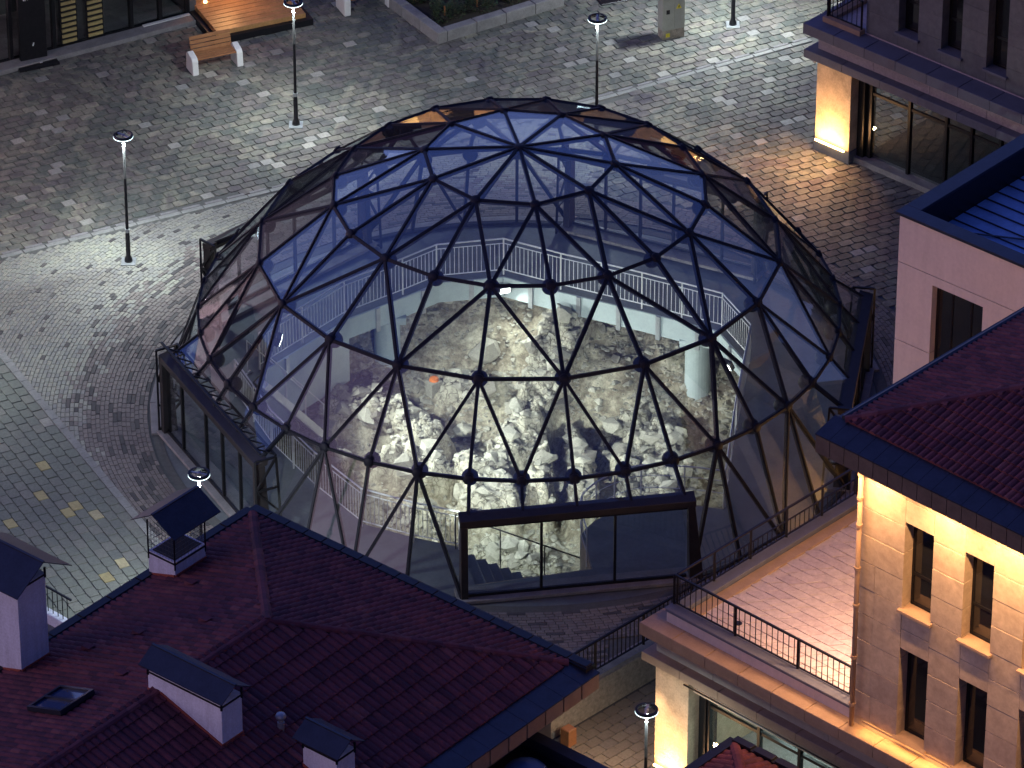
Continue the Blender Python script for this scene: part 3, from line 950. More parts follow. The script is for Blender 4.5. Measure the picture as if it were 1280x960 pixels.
def dig_height(x, y):
    wob = (fbm(x * 1.3, y * 1.3, 3, 4) - 0.5) * 0.55; wob2 = (fbm(x * 1.3, y * 1.3, 3, 14) - 0.5) * 0.55
    xs, ys = x + wob, y + wob2
    base = -3.2 + 0.25 * (fbm(x * 0.7, y * 0.7, 4, 1) - 0.3)
    ramp = np.clip((ys - 3.3 + 0.10 * xs) / 2.4, 0, 1.3); base = base + 1.75 * ramp ** 1.1
    base = base + 0.75 * np.exp(-((x - 2.3) ** 2 / 1.3 + (y - 4.0) ** 2 / 0.8))
    base = base - 0.55 * np.exp(-((x - 1.9) ** 2 / 0.5 + (y - 2.3) ** 2 / 0.6)) - 0.5 * np.exp(-((x - 1.1) ** 2 / 0.06 + (y - 0.3) ** 2 / 2.5))
    base = base + 0.5 * np.exp(-((x + 4.6) ** 2 / 2.0 + (y - 3.3) ** 2 / 1.5))
    left = np.clip((-x - 4.6) / 2.0, 0, 1); base = base + left * 0.5
    masonry = np.zeros(x.shape); h = base.copy()
    for pts, hw, cr, lab in WALLS:
        d = seg_d(xs, ys, pts)
        m = 1 / (1 + np.exp((d - hw) / 0.055))
        h = np.maximum(h, base + cr * m); masonry = np.maximum(masonry, m)
    b1, s1, c1 = worley(xs * 3.1, ys * 3.1, 2)
    b2, s2, c2 = worley(xs * 7.5, ys * 7.5, 7)
    cob = np.clip((s1 - b1) * 2.2, 0, 1) ** 0.5
    cob2 = np.clip((s2 - b2) * 2.2, 0, 1) ** 0.5
    h = h + masonry * (0.46 * (c1 - 0.6) + 0.20 * cob + 0.05 * cob2 - 0.12)
    bank = np.clip(ramp * 1.2 - 0.15, 0, 1) * (1 - masonry)
    patchy = np.clip((fbm(x * 0.9, y * 0.9, 3, 30) - 0.42) * 6, 0, 1)
    h = h + bank * patchy * (0.10 * cob2 + 0.10 * (c2 - 0.5)) + (1 - masonry) * 0.05 * cob2 * patchy
    h = h + 0.10 * (fbm(x * 4, y * 4, 4, 20) - 0.5)
    return h, np.clip(masonry + 0.35 * patchy * bank, 0, 1)

NX = 270
xs = np.linspace(-8.4, 8.4, NX); X, Y = np.meshgrid(xs, xs, indexing='ij')
H, MAS = dig_height(X, Y)
ok = np.hypot(X, Y) < 8.75
idx = -np.ones(X.shape, int); idx[ok] = np.arange(ok.sum())
V = np.stack([X[ok], Y[ok], np.minimum(H[ok], -0.6)], 1)
q = np.stack([idx[:-1, :-1], idx[1:, :-1], idx[1:, 1:], idx[:-1, 1:]], -1).reshape(-1, 4)
q = q[(q >= 0).all(1)]
me = bpy.data.meshes.new('excavation'); me.from_pydata(V.tolist(), [], q.tolist()); me.update()
at = me.attributes.new('masonry', 'FLOAT', 'POINT'); at.data.foreach_set('value', MAS[ok].astype(np.float32))
me.materials.append(MATS['dig_ground'])
me.polygons.foreach_set('use_smooth', [True] * len(me.polygons))
structure(link(bpy.data.objects.new('excavation', me)))
# earth bank that closes the dig under the walkway
n = 96
wallr = MB().add([(8.7 * math.cos(2 * math.pi * k / n), 8.7 * math.sin(2 * math.pi * k / n), -3.6) for k in range(n)] +
                 [(8.7 * math.cos(2 * math.pi * k / n), 8.7 * math.sin(2 * math.pi * k / n), -0.56) for k in range(n)],
                 [(k, n + k, n + (k + 1) % n, (k + 1) % n) for k in range(n)])
structure(obj('earth_bank', wallr, 'earth_wall'))

# ------------------------------------------------------------------ loose stones
def rock_mesh(seed, n=14, flat=0.7, name='stone'):
    rr = random.Random(seed); bm = bmesh.new()
    for _ in range(n):
        v = Vector((rr.gauss(0, 1), rr.gauss(0, 1), rr.gauss(0, 1))).normalized() * rr.uniform(0.8, 1.1)
        bm.verts.new((v.x, v.y * 0.85, v.z * flat))
    r_ = bmesh.ops.convex_hull(bm, input=bm.verts)
    bmesh.ops.delete(bm, geom=[v for v in bm.verts if not v.link_faces], context='VERTS')
    me = bpy.data.meshes.new(name); bm.to_mesh(me); bm.free(); me.materials.append(MATS['rubble'])
    return me
ROCKS = [rock_mesh(k, 12 + k % 5, 0.55 + 0.1 * (k % 4)) for k in range(10)]
def hh(x, y):
    h_, m_ = dig_height(np.array([x]), np.array([y])); return float(h_[0]), float(m_[0])
def rock(name, x, y, z, s, parent, me=None):
    o = bpy.data.objects.new(name, me or rnd.choice(ROCKS)); link(o, parent)
    b = wloc(parent) if parent else Vector((0, 0, 0))
    o.location = Vector((x, y, z)) - b
    o.scale = (s * rnd.uniform(0.8, 1.3), s * rnd.uniform(0.8, 1.2), s * rnd.uniform(0.7, 1.1))
    o.rotation_euler = (rnd.uniform(-.3, .3), rnd.uniform(-.3, .3), rnd.uniform(0, 6.28))
    return o
for pts, hw, cr, lab in WALLS:
    L = sum(math.dist(a, b) for a, b in zip(pts[:-1], pts[1:]))
    cx, cy = pts[0]
    wthing = thing('ruined_wall', lab, 'ruined wall', (cx, cy, hh(cx, cy)[0] - 0.4), 'ruined walls in the pit')
    for k in range(int(L * hw * 34) + 5):
        t_ = rnd.uniform(0, 1) * (len(pts) - 1); i = min(int(t_), len(pts) - 2); f_ = t_ - i
        a = Vector((*pts[i], 0)); b = Vector((*pts[i + 1], 0)); p = a.lerp(b, f_); d = (b - a).normalized(); nrm = Vector((-d.y, d.x, 0))
        p = p + nrm * rnd.uniform(-hw, hw) * 0.98
        s_ = rnd.uniform(0.09, 0.20) if rnd.random() < 0.72 else rnd.uniform(0.20, 0.34)
        rock('stone', p.x, p.y, hh(p.x, p.y)[0] + s_ * 0.1, s_, wthing)
# separate boulders and cut blocks one can pick out
def boulder(x, y, s, label, me=None, z=None, mat=None):
    h_ = hh(x, y)[0]
    o = rock('boulder', x, y, (z if z is not None else h_) + s * 0.25, s, None, rock_mesh(int(x * 100 + y * 17) & 255, 26, 0.75, 'boulder'))
    tag(o, label, 'boulder'); o.data.polygons.foreach_set('use_smooth', [False] * len(o.data.polygons)); return o
boulder(-0.9, 5.3, 0.50, 'big rounded pale boulder at the top of the rubble bank')
boulder(-1.45, 3.5, 0.33, 'barrel-shaped pale stone in the hollow below the bank')
boulder(-5.6, 0.4, 0.32, 'egg-shaped stone beside the left end of the pit')
boulder(-5.1, -1.0, 0.30, 'upright light boulder just inside the left railing')
boulder(-3.9, -2.4, 0.28, 'small round boulder near the front left railing')
boulder(2.35, 2.9, 0.34, 'knobbly round boulder at the edge of the dark trench')
boulder(-2.6, -4.4, 0.45, 'low rough boulder behind the front railing')
def block(x, y, w, d, h, a, label):
    z = hh(x, y)[0] - 0.1
    f = frame(x, y, a)
    o = obj('cut_stone', MB().cbox(-w / 2, -d / 2, z, w / 2, d / 2, z + h, 0.03, f), 'rubble', bevel=0.02)
    return tag(o, label, 'stone block')
block(-3.9, 4.1, 0.6, 0.5, 0.5, 20, 'pale cut block standing alone on the left terrace of the dig')
block(-2.2, 4.55, 0.36, 0.3, 0.45, 35, 'small square stone with an orange cap on it')
block(-1.5, 4.65, 0.5, 0.3, 0.3, 5, 'oblong pale block beside the one with the orange cap')
block(-5.0, 2.6, 0.6, 0.45, 0.45, -15, 'square pale block on the left wall of boulders')
z = hh(-2.2, 4.55)[0] + 0.35
tag(obj('orange_cap', MB().lathe([(0, 0), (0.13, 0), (0.11, 0.07), (0.03, 0.1), (0, 0.1)], 12, (-2.2, 4.55, z)), 'orange_plastic'),
    'small bright orange cap lying on a square stone in the pit', 'cap')
# rubble bank and scattered stones: too many to count
V, Fc = [], []
rmeshes = []
for me in ROCKS:
    rmeshes.append(([tuple(v.co) for v in me.vertices], [tuple(p.vertices) for p in me.polygons]))
cnt = 0
rng = np.random.default_rng(5)
cand = rng.uniform(-8, 8, (30000, 2)); cand = cand[np.hypot(cand[:, 0], cand[:, 1]) < 8.3]
ch_, cm_ = dig_height(cand[:, 0], cand[:, 1])
pat = fbm(cand[:, 0] * 0.9, cand[:, 1] * 0.9, 3, 30)
for (x, y), h_, m_, p_ in zip(cand, ch_, cm_, pat):
    bank = y > 3.7 - 0.10 * x
    if bank and p_ < 0.42 and rnd.random() < 0.75: continue
    if not bank and rnd.random() < (0.45 if m_ > .6 else 0.70): continue
    if h_ > -0.62: continue
    s_ = rnd.uniform(0.03, 0.09) if rnd.random() < 0.85 else rnd.uniform(0.09, 0.17)
    vs, fs = rnd.choice(rmeshes); a = rnd.uniform(0, 6.28); c, sn = math.cos(a), math.sin(a); b = len(V)
    sx, sy, sz = s_ * rnd.uniform(.7, 1.4), s_, s_ * rnd.uniform(.6, 1.1)
    V += [(x + v[0] * sx * c - v[1] * sy * sn, y + v[0] * sx * sn + v[1] * sy * c, h_ + v[2] * sz) for v in vs]
    Fc += [tuple(b + i for i in f) for f in fs]
me = bpy.data.meshes.new('rubble'); me.from_pydata(V, [], Fc); me.update(); me.materials.append(MATS['rubble'])
stuff(link(bpy.data.objects.new('rubble', me)))

# ------------------------------------------------------------------ railings
def railing(name, pts, label, cat='railing', z=0.0, h=1.05, mat='steel_rail', spacing=0.115, post=1.35, r_top=0.022, r_post=0.022, r_bal=0.009,
            group=None, low=0.12, mid=True, square=False, extra_top=0.14):
    """posts, two top rails, a bottom rail and balusters along a polyline (pts 2d or 3d)"""
    P3 = [Vector((p[0], p[1], p[2] if len(p) > 2 else z)) for p in pts]
    t = thing(name, label, cat, tuple(P3[0]), group)
    up = Vector((0, 0, 1))
    def rod(a, b, r):
        m = MB()
        if square: m.bar(a, b, r * 2, r * 2)
        else: m.tube([a, b], r, 6)
        return m
    for (a, b) in zip(P3[:-1], P3[1:]):
        L = (b - a).length
        obj('top_rail', rod(a + up * h, b + up * h, r_top), mat, t)
        if mid: obj('mid_rail', rod(a + up * (h - extra_top), b + up * (h - extra_top), r_top * 0.6), mat, t)
        obj('bottom_rail', rod(a + up * low, b + up * low, r_top * 0.7), mat, t)
        n = max(1, round(L / post))
        for k in range(n + (1 if b is P3[-1] else 0)):
            p = a.lerp(b, k / n)
            obj('post', rod(p - up * 0.03, p + up * h, r_post), mat, t)
        nb = max(1, int(L / spacing)); zt = h - extra_top if mid else h
        for k in range(1, nb):
            p = a.lerp(b, k / nb)
            me = rod(p + up * low, p + up * zt, r_bal)
            obj('baluster', me, mat, t)
    return t
off = lambda pts, d: [(x * (1 + d / math.hypot(x, y)), y * (1 + d / math.hypot(x, y))) for x, y in pts]
railing('railing', off(REAR, 0.10), 'long bright steel railing along the far edge of the pit')
railing('railing', off([PIT[k] for k in (0, 1, 2, 3, 4, 5)], 0.10), 'steel railing bending round the near left edge of the pit')
# stairs down behind the front doorway
fs_ = frame(-1.15, -8.1, 13.6)
st = thing('staircase', 'concrete staircase going down to the right just inside the front doorway', 'staircase', (-1.15, -8.1, -3.2))
for k in range(11):
    u0 = 0.15 + k * 0.285
    obj('step', MB().cbox(u0, 0.02, -3.2, u0 + 0.285, 1.55 - k * 0.01, -0.03 - 0.165 * (k + 1), 0.012, fs_), 'concrete_step', st)
    obj('step_light', MB().box(u0 + 0.06, 1.56 - k * 0.01, -0.11 - 0.165 * (k + 1), u0 + 0.22, 1.585 - k * 0.01, -0.07 - 0.165 * (k + 1), fs_), 'flood_glow', st) if k % 2 == 0 else None
hr = [fs_(0.0, 1.62, 0.0), fs_(3.3, 1.62, -1.85)]
t = thing('handrail', 'dark single handrail sloping down beside the inner stairs', 'handrail', hr[0])
obj('rail', MB().tube([Vector(hr[0]) + Vector((0, 0, 0.95)), Vector(hr[1]) + Vector((0, 0, 0.95))], 0.02, 6), 'metal_black', t)
for k in range(4):
    p = Vector(hr[0]).lerp(Vector(hr[1]), k / 3)
    obj('post', MB().tube([p - Vector((0, 0, 0.4)), p + Vector((0, 0, 0.95))], 0.016, 6), 'metal_black', t)
# curved wire rail of the rounded platform
curve = [(1.60, -7.3), (1.48, -6.5), (1.5, -5.85), (1.85, -5.25), (2.3, -4.85), (2.95, -4.5), (4.0, -4.55), (4.95, -4.75)]
sm = []
for i in range(len(curve) - 1):
    p0 = Vector((*curve[max(i - 1, 0)], 0)); p1 = Vector((*curve[i], 0)); p2 = Vector((*curve[i + 1], 0)); p3 = Vector((*curve[min(i + 2, len(curve) - 1)], 0))
    for k in range(6):
        s_ = k / 6
        sm.append(0.5 * ((2 * p1) + (-p0 + p2) * s_ + (2 * p0 - 5 * p1 + 4 * p2 - p3) * s_ ** 2 + (-p0 + 3 * p1 - 3 * p2 + p3) * s_ ** 3))
sm.append(Vector((*curve[-1], 0)))
t = thing('curved_railing', 'thin curved steel railing round the front right platform', 'railing', tuple(sm[0]))
for h_ in (1.05, 0.75, 0.40):
    obj('rail', MB().tube([p + Vector((0, 0, h_)) for p in sm], 0.018 if h_ > 1 else 0.009, 6), 'steel_rail', t)
for k in range(0, len(sm), 6):
    obj('post', MB().tube([sm[k] - Vector((0, 0, 0.03)), sm[k] + Vector((0, 0, 1.05))], 0.018, 6), 'steel_rail', t)
pr = railing('railing', [(4.98, -4.7), (5.38, -1.2), (5.82, 1.9)], 'straight steel railing along the right side of the pit', spacing=0.5)
# ladder stair at the left of the pit
a_, b_ = Vector((-6.6, 1.1, 0)), Vector((-5.2, 2.2, -2.2))
t = thing('stair_flight', 'steep pale steel stair dropping into the left end of the pit', 'staircase', tuple(a_))
sd = (b_ - a_).normalized(); side = Vector((-sd.y, sd.x, 0)).normalized() * 0.4
for s_ in (-1, 1):
    obj('stringer', MB().bar(a_ + side * s_, b_ + side * s_, 0.04, 0.18), 'steel_rail', t)
    obj('rail', MB().tube([a_ + side * s_ + Vector((0, 0, .95)), b_ + side * s_ + Vector((0, 0, .95))], 0.018, 6), 'steel_rail', t)
    for k in range(4):
        p = a_.lerp(b_, k / 3) + side * s_
        obj('post', MB().tube([p, p + Vector((0, 0, .95))], 0.014, 6), 'steel_rail', t)
for k in range(11):
    p = a_.lerp(b_, (k + .5) / 11)
    obj('tread', MB().bar(p - side, p + side, 0.24, 0.03), 'steel_rail', t)

# ------------------------------------------------------------------ flood lights of the dig
def flood(x, y, z, tx, ty, tz, power, label, size=0.20, col=(0.93, 1.0, 0.90), spread=150):
    t = thing('floodlight', label, 'floodlight', (x, y, z), 'floodlights round the pit')
    d = (Vector((tx, ty, tz)) - Vector((x, y, z))).normalized(); c = Vector((x, y, z))
    obj('housing', MB().bar(c - d * 0.14, c - d * 0.012, 0.30, 0.24), 'metal_black', t)
    obj('lens', MB().bar(c - d * 0.011, c - d * 0.002, 0.26, 0.20), 'flood_glow', t)
    obj('stirrup', MB().tube([c - d * 0.08, c - d * 0.08 + Vector((0, 0, -0.2))], 0.015, 6), 'metal_black', t)
    light_area('beam', c + d * 0.01, (tx, ty, tz), size, power, col, t, spread=spread)
flood(-1.05, -8.05, 2.0, 1.0, 3.0, -2.4, 170, 'white floodlight hung inside the front doorway, left of its middle', spread=62)
flood(-6.0, 1.75, 0.75, 2.2, 1.3, -2.2, 330, 'floodlight on the rail at the left end of the pit', spread=92)
flood(-4.9, -3.6, 0.8, 1.2, -0.5, -3.0, 80, 'floodlight on the rail of the near left pit edge', spread=92)
flood(-0.35, 5.9, -0.3, 0.9, 1.6, -2.4, 55, 'floodlight in the middle of the far pit edge')
flood(5.25, 2.2, -0.3, 1.0, -1.5, -3.0, 30, 'floodlight at the right end of the far pit edge')

# ================================================================== street lamps
def street_lamp(x, y, z0, label, power=150, turn=0.0, H=3.78):
    t = thing('street_lamp', label, 'street lamp', (x, y, z0), 'ring-headed street lamps')
    c = (x, y, z0)
    obj('base_plate', MB().cbox(x - .19, y - .19, z0, x + .19, y + .19, z0 + .05, .012), 'galvanised', t)
    obj('pole', MB().lathe([(0, .05), (.11, .05), (.10, .14), (.062, .22), (.058, .85), (.048, .90), (.042, 1.0), (.037, H - 1.25)], 14, c), 'metal_black', t, smooth=True)  # black below, grey above: the fading lamp light is painted into the pole
    obj('upper_pole', MB().lathe([(.037, H - 1.25), (.034, H - .30)], 14, c), 'pole_lit_grey', t, smooth=True)
    obj('collar', MB().lathe([(.060, .92), (.060, 1.02), (.0, 1.02), (0, .92)], 12, c, True), 'galvanised', t)
    obj('head_post', MB().lathe([(.034, H - .30), (.030, H - .30), (.030, H), (.05, H), (.05, H + .05), (0, H + .05)], 14, c), 'galvanised', t, smooth=True)
    rw = MB().lathe([(.255, H - .01), (.255, H + .045), (.205, H + .05), (.200, H - .045)], 36, c, True)
    obj('ring', rw, 'metal_black', t)
    obj('light_ring', MB().lathe([(.257, H - .026), (.257, H - .011), (.204, H - .011), (.204, H - .026)], 36, c, True), 'lamp_glow', t)
    ar = MB()
    for k in range(1):
        a = R(turn); ar.bar((x, y, H + z0 + .025), (x + .22 * math.cos(a), y + .22 * math.sin(a), H + z0 + .02), .05, .03)
        ar.bar((x, y, H + z0 + .025), (x - .22 * math.cos(a), y - .22 * math.sin(a), H + z0 + .02), .05, .03)
    obj('arm', ar, 'galvanised', t)
    light_area('lamp_light', (x, y, z0 + H - .06), (x, y, z0), 0.46, power, (0.86, 0.96, 0.93), t, shape='DISK')
    return t
street_lamp(-10.17, 6.85, 0, 'ring-headed street lamp standing alone at the left, its base on pale bricks', 330, 140)
street_lamp(-6.05, 14.12, 0, 'ring-headed street lamp to the right of the wooden bench', 270, 120)
street_lamp(2.10, 13.2, 0, 'ring-headed street lamp whose foot hides behind the dome', 200, 90)
street_lamp(6.02, 19.84, 0, 'street lamp by the electric cabinet, only the foot of its pole in view', 520, 0)
street_lamp(-7.45, -9.1, 0, 'ring-headed street lamp behind the roof with the small caged chimney', 300, 160)
street_lamp(2.79, -17.2, -0.88, 'ring-headed street lamp on the lower street by the lit shop pillar', 110, 80, H=3.7)
street_lamp(-16.6, 0.5, 0, 'street lamp standing just beyond the left edge of the picture', 340, 0)
street_lamp(-16.0, 14.0, 0, 'street lamp in front of the dark shop beyond the left edge', 30, 0)

# ================================================================== small things on the square
f = frame(-8.42, 17.45, 24)
b = thing('bench', 'wooden slatted bench with white concrete ends on the far square', 'bench', f(0, 0, 0))
for u in (-0.66, 0.66):
    e_ = MB()
    prof = [(-0.30, 0), (0.26, 0), (0.20, 0.52), (0.12, 0.58), (-0.20, 0.50), (-0.26, 0.42)]
    e_.add([f(u - .09, v, z) for v, z in prof] + [f(u + .09, v, z) for v, z in prof],
           [tuple(range(6)), tuple(range(11, 5, -1))] + [(i, 6 + i, 6 + (i + 1) % 6, (i + 1) % 6) for i in range(6)])
    obj('end_block', e_, 'white_concrete', b, bevel=0.02)
for k in range(4):
    v = -0.24 + k * 0.12
    obj('seat_slat', MB().box(-0.57, v, 0.43, 0.57, v + 0.10, 0.47, f), 'timber', b, bevel=0.005)
for k in range(4):
    z = 0.50 + k * 0.115
    obj('back_slat', MB().bar(f(-0.60, 0.22 + k * 0.04, z), f(0.60, 0.22 + k * 0.04, z), 0.035, 0.10, (0.1, 0.25, 1)), 'timber', b, bevel=0.005)
f = frame(-4.35, 21.0, 24)
b = thing('bench', 'second bench cut off at the top edge, its white end block in view', 'bench', f(0, 0, 0))
for u in (-0.66, 0.66):
    obj('end_block', MB().cbox(u - .1, -.38, 0, u + .1, .30, .55, .06, f), 'white_concrete', b, bevel=0.03)
for k in range(4):
    obj('seat_slat', MB().box(-0.55, -0.26 + k * .12, 0.40, 0.55, -0.17 + k * .12, 0.44, f), 'timber', b)

# planter with dark shrubs
f = frame(-2.24, 18.72, 33)
pl = thing('planter', 'raised stone-edged planting bed with dark shrubs at the top of the square', 'planter', f(0, 0, 0))
for k in range(4):
    obj('border_stone', MB().cbox(0.32 + k * .98, 0, 0, 1.28 + k * .98, .30, .34, .02, f), 'kerb_stone', pl, bevel=.01)
for k in range(4):
    obj('border_stone', MB().cbox(0, 0.0 + k * .98, 0, .30, .96 + k * .98, .36, .02, f), 'kerb_stone', pl, bevel=.01)
obj('soil', MB().box(.3, .3, 0.0, 4.2, 3.9, .22, f), 'soil', pl)
def shrub(f, u, v, r, h, label, seed):
    rr = random.Random(seed); V, Fc = [], []
    for _ in range(900):
        a = rr.uniform(0, 6.28); ph = rr.uniform(0, 1); rad = r * rr.uniform(.45, 1.0) * math.sqrt(max(0.05, 1 - (ph - .35) ** 2 * 1.6)); lump = 1 + .25 * math.sin(a * 3 + seed)
        x, y, z = u + math.cos(a) * rad * lump, v + math.sin(a) * rad * lump, .22 + h * ph * (0.75 + .25 * math.sin(a * 2 + seed))
        d = Vector((math.cos(a) + rr.gauss(0, .5), math.sin(a) + rr.gauss(0, .5), rr.uniform(.1, 1))).normalized(); s_ = rr.uniform(.04, .08)
        sd = d.cross(Vector((0, 0, 1))).normalized() * s_ * .45; p = Vector((x, y, z)); b0 = len(V)
        V += [f(*q) for q in (p - sd, p + d * s_ * .7 , p + sd, p - d * s_ * .7)]
        Fc.append((b0, b0 + 1, b0 + 2, b0 + 3))
    s_ = thing('shrub', label, 'shrub', f(u, v, .22), 'shrubs in the planting bed')
    obj('foliage', MB().add(V, Fc), 'shrub_leaf', s_)
    obj('stem', MB().tube([f(u, v, .2), f(u, v, .2 + h * .6)], .025, 6), 'timber', s_)
shrub(f, .85, 1.0, .5, .55, 'greyish shrub nearest the corner of the stone bed', 3)
shrub(f, 1.9, .95, .55, .65, 'dark green shrub second from the corner of the stone bed', 5)
shrub(f, 3.0, .9, .5, .6, 'dark green shrub at the right end of the stone bed', 8)
shrub(f, .9, 2.2, .5, .6, 'shrub behind the greyish one in the stone bed', 11)
shrub(f, 2.2, 2.1, .55, .7, 'shrub at the back of the stone bed', 13)

# lit timber deck
f = frame(-8.5, 18.65, 24)
dk = thing('timber_deck', 'low wooden platform with a dark plinth washed in orange light', 'platform', f(0, 0, 0))
obj('plinth', MB().box(0, 0, 0, 3.0, 2.3, .20, f), 'metal_black', dk)
for k in range(9):
    obj('plank', MB().cbox(0.16, .16 + k * .235, .20, 2.84, .16 + k * .235 + .215, .34, .01, f), 'timber_deck', dk)
for u in (.5, 1.9):
    sp = obj('step_light', MB().lathe([(0, .341), (.05, .341), (.05, .38), (0, .38)], 12, f(u, 1.9, 0)), 'warm_led', dk)
light_area('deck_light', f(1.2, 2.2, 1.6), f(1.0, .7, .3), .3, 15, (1.0, .50, .18), dk, spread=130)

# electric cabinet
f = frame(4.02, 18.95, 21)
cb = thing('electric_cabinet', 'grey metal electric cabinet with yellow warning marks on the square', 'electric cabinet', f(0, 0, 0))
obj('plinth', MB().box(0, 0, 0, .66, .34, .30, f), 'concrete_wall', cb)
obj('body', MB().cbox(-.01, -.012, .30, .67, .35, 1.32, .02, f), 'cabinet_grey', cb, bevel=.01)
obj('roof', MB().cbox(-.05, -.05, 1.32, .71, .39, 1.38, .02, f), 'cabinet_grey', cb)
for u in (.03, .345):
    obj('door', MB().box(u, -.026, .36, u + .295, -.0125, 1.26, f), 'cabinet_grey', cb, bevel=.004)
obj('vent', MB().box(.10, -.034, .82, .20, -.027, .95, f), 'metal_black', cb)
def bolt_sign(u, z, s_):
    m = MB(); m.add([f(u - s_, -.036, z - s_ * .8), f(u + s_, -.036, z - s_ * .8), f(u, -.036, z + s_), f(u - s_, -.0275, z - s_ * .8), f(u + s_, -.0275, z - s_ * .8), f(u, -.0275, z + s_)],
                    [(0, 1, 2), (5, 4, 3), (0, 3, 4, 1), (1, 4, 5, 2), (2, 5, 3, 0)])
    obj('warning_sign', m, 'yellow_mark', cb)
    k = s_ * .5
    m = MB().bar(f(u + k * .5, -.0385, z + k * .7), f(u - k * .4, -.0385, z - k * .1), .012, .004, f(0, -1, 0) and (0.36, -0.93, 0))
    m.bar(f(u - k * .4, -.0385, z - k * .1), f(u + k * .3, -.0385, z - k * .1), .012, .004, (0.36, -0.93, 0))
    m.bar(f(u + k * .3, -.0385, z - k * .1), f(u - k * .2, -.0385, z - k * 1.1), .012, .004, (0.36, -0.93, 0))
    obj('bolt_symbol', m, 'metal_black', cb)
bolt_sign(.47, 1.02, .085); 
m = MB().box(.10, -.007, .08, .22, -.001, .20, f); obj('warning_sign', m, 'yellow_mark', cb)
tag(obj('ground_hatch', MB().cbox(0, 0, 0, 1.1, .7, .05, .02, frame(2.35, 21.0, 21)), 'metal_black'), 'flat dark hatch in the paving at the top edge', 'hatch')

# ================================================================== building blocks shared by the houses
def win(parent, f, u0, u1, z0, z1, v, depth=.22, transom=None, glass='window_glass', frame_mat='metal_black', sill='ledge_stone', mull=None, name='window'):
    w = bpy.data.objects.new(name, None); link(w, parent); w.location = (0, 0, 0)
    fr = MB(); t_ = .055; vv = v + depth
    fr.box(u0, vv - .05, z0, u0 + t_, vv, z1, f); fr.box(u1 - t_, vv - .05, z0, u1, vv, z1, f)
    fr.box(u0 + t_, vv - .05, z0, u1 - t_, vv, z0 + t_, f); fr.box(u0 + t_, vv - .05, z1 - t_, u1 - t_, vv, z1, f)
    if transom: fr.box(u0 + t_, vv - .05, transom - .035, u1 - t_, vv, transom + .035, f)
    if mull:
        for m_ in mull: fr.box(m_ - .025, vv - .052, z0 + t_, m_ + .025, vv - .001, z1 - t_, f)
    obj('frame', fr, frame_mat, w)
    obj('pane', MB().box(u0 + .03, vv - .028, z0 + .03, u1 - .03, vv - .02, z1 - .03, f), glass, w)
    if sill:
        obj('sill', MB().cbox(u0 - .07, v - .09, z0 - .07, u1 + .07, vv - .052, z0 - .001, .008, f), sill, w)
    return w

def roof_field(parent, fn, u0, u1, w0, w1, inside, pitch, row=.36, colw=.21, name='roof_tiles', mat='roof_tile', limit=300, near=None):
    """tiles laid in rows. fn(s, t) -> 3d point: s along the eave, t up the slope (metres on the slope)"""
    cells = []
    nt = int((w1 - w0) / row) + 1; ns = int((u1 - u0) / colw) + 1
    for j in range(nt):
        for i in range(ns):
            s_, t_ = u0 + (i + .5) * colw, w0 + (j + .5) * row
            if inside(s_, t_): cells.append((s_, t_))
    def tile(s_, t_):
        a, b = s_ - colw / 2, s_ + colw / 2; vs = []
        for k, tt in enumerate((t_ - row / 2 - .035, t_ + row / 2)):
            lift = .040 if k == 0 else .008
            for x, hgt in ((a, 0.0), (a + colw * .22, .032), (a + colw * .5, .045), (a + colw * .78, .032), (b, 0.0)):
                vs.append(fn(x, tt, hgt + lift))
        for x in (a, b): pass
        vs += [fn(x, t_ - row / 2 - .035, 0.0) for x in (a, a + colw * .5, b)]
        fs = [(k, k + 1, 6 + k, 5 + k) for k in range(4)] + [(10, 11, 2, 1, 0), (11, 12, 4, 3, 2)]
        return vs, fs
    if near is None: near = lambda s_, t_: fn(s_, t_, 0)[1]
    cells.sort(key=lambda c: near(*c))
    for s_, t_ in cells[:limit]:
        vs, fs = tile(s_, t_)
        obj('roof_tile', MB().add(vs, fs), mat, parent)
    V = MB()
    for s_, t_ in cells[limit:]:
        V.add(*tile(s_, t_))
    if V.v: stuff(obj(name, V, mat, parent))

def ridge_caps(parent, a, b, r=.11, step=.34):
    a, b = Vector(a), Vector(b); L = (b - a).length; n = max(1, int(L / step)); d = (b - a) / n
    for k in range(n):
        p, q_ = a + d * k, a + d * (k + 1.12)
        dn = d.normalized(); x = dn.cross(Vector((0, 0, 1))).normalized(); y = x.cross(dn)
        vs = []
        for c, rr in ((p, r * 1.12), (q_, r * .92)):
            for i in range(6):
                an = math.pi * i / 5; vs.append(c + x * math.cos(an) * rr + y * (math.sin(an) * rr * .8 - .02))
        obj('ridge_tile', MB().add(vs, [(i, i + 1, 7 + i, 6 + i) for i in range(5)] + [(5, 4, 3, 2, 1, 0), (6, 7, 8, 9, 10, 11)]), 'roof_tile', parent)

WARM = (1.0, .50, .15)

# ================================================================== house with the lit eaves (lower right)
RF = frame(3.06, -14.55, -43.7)
rb = thing('corner_building', 'stone-clad building with a terrace, warm lights under its eaves and a shop at street level', 'building', RF(0, 0, -.88))
ZL = -.88
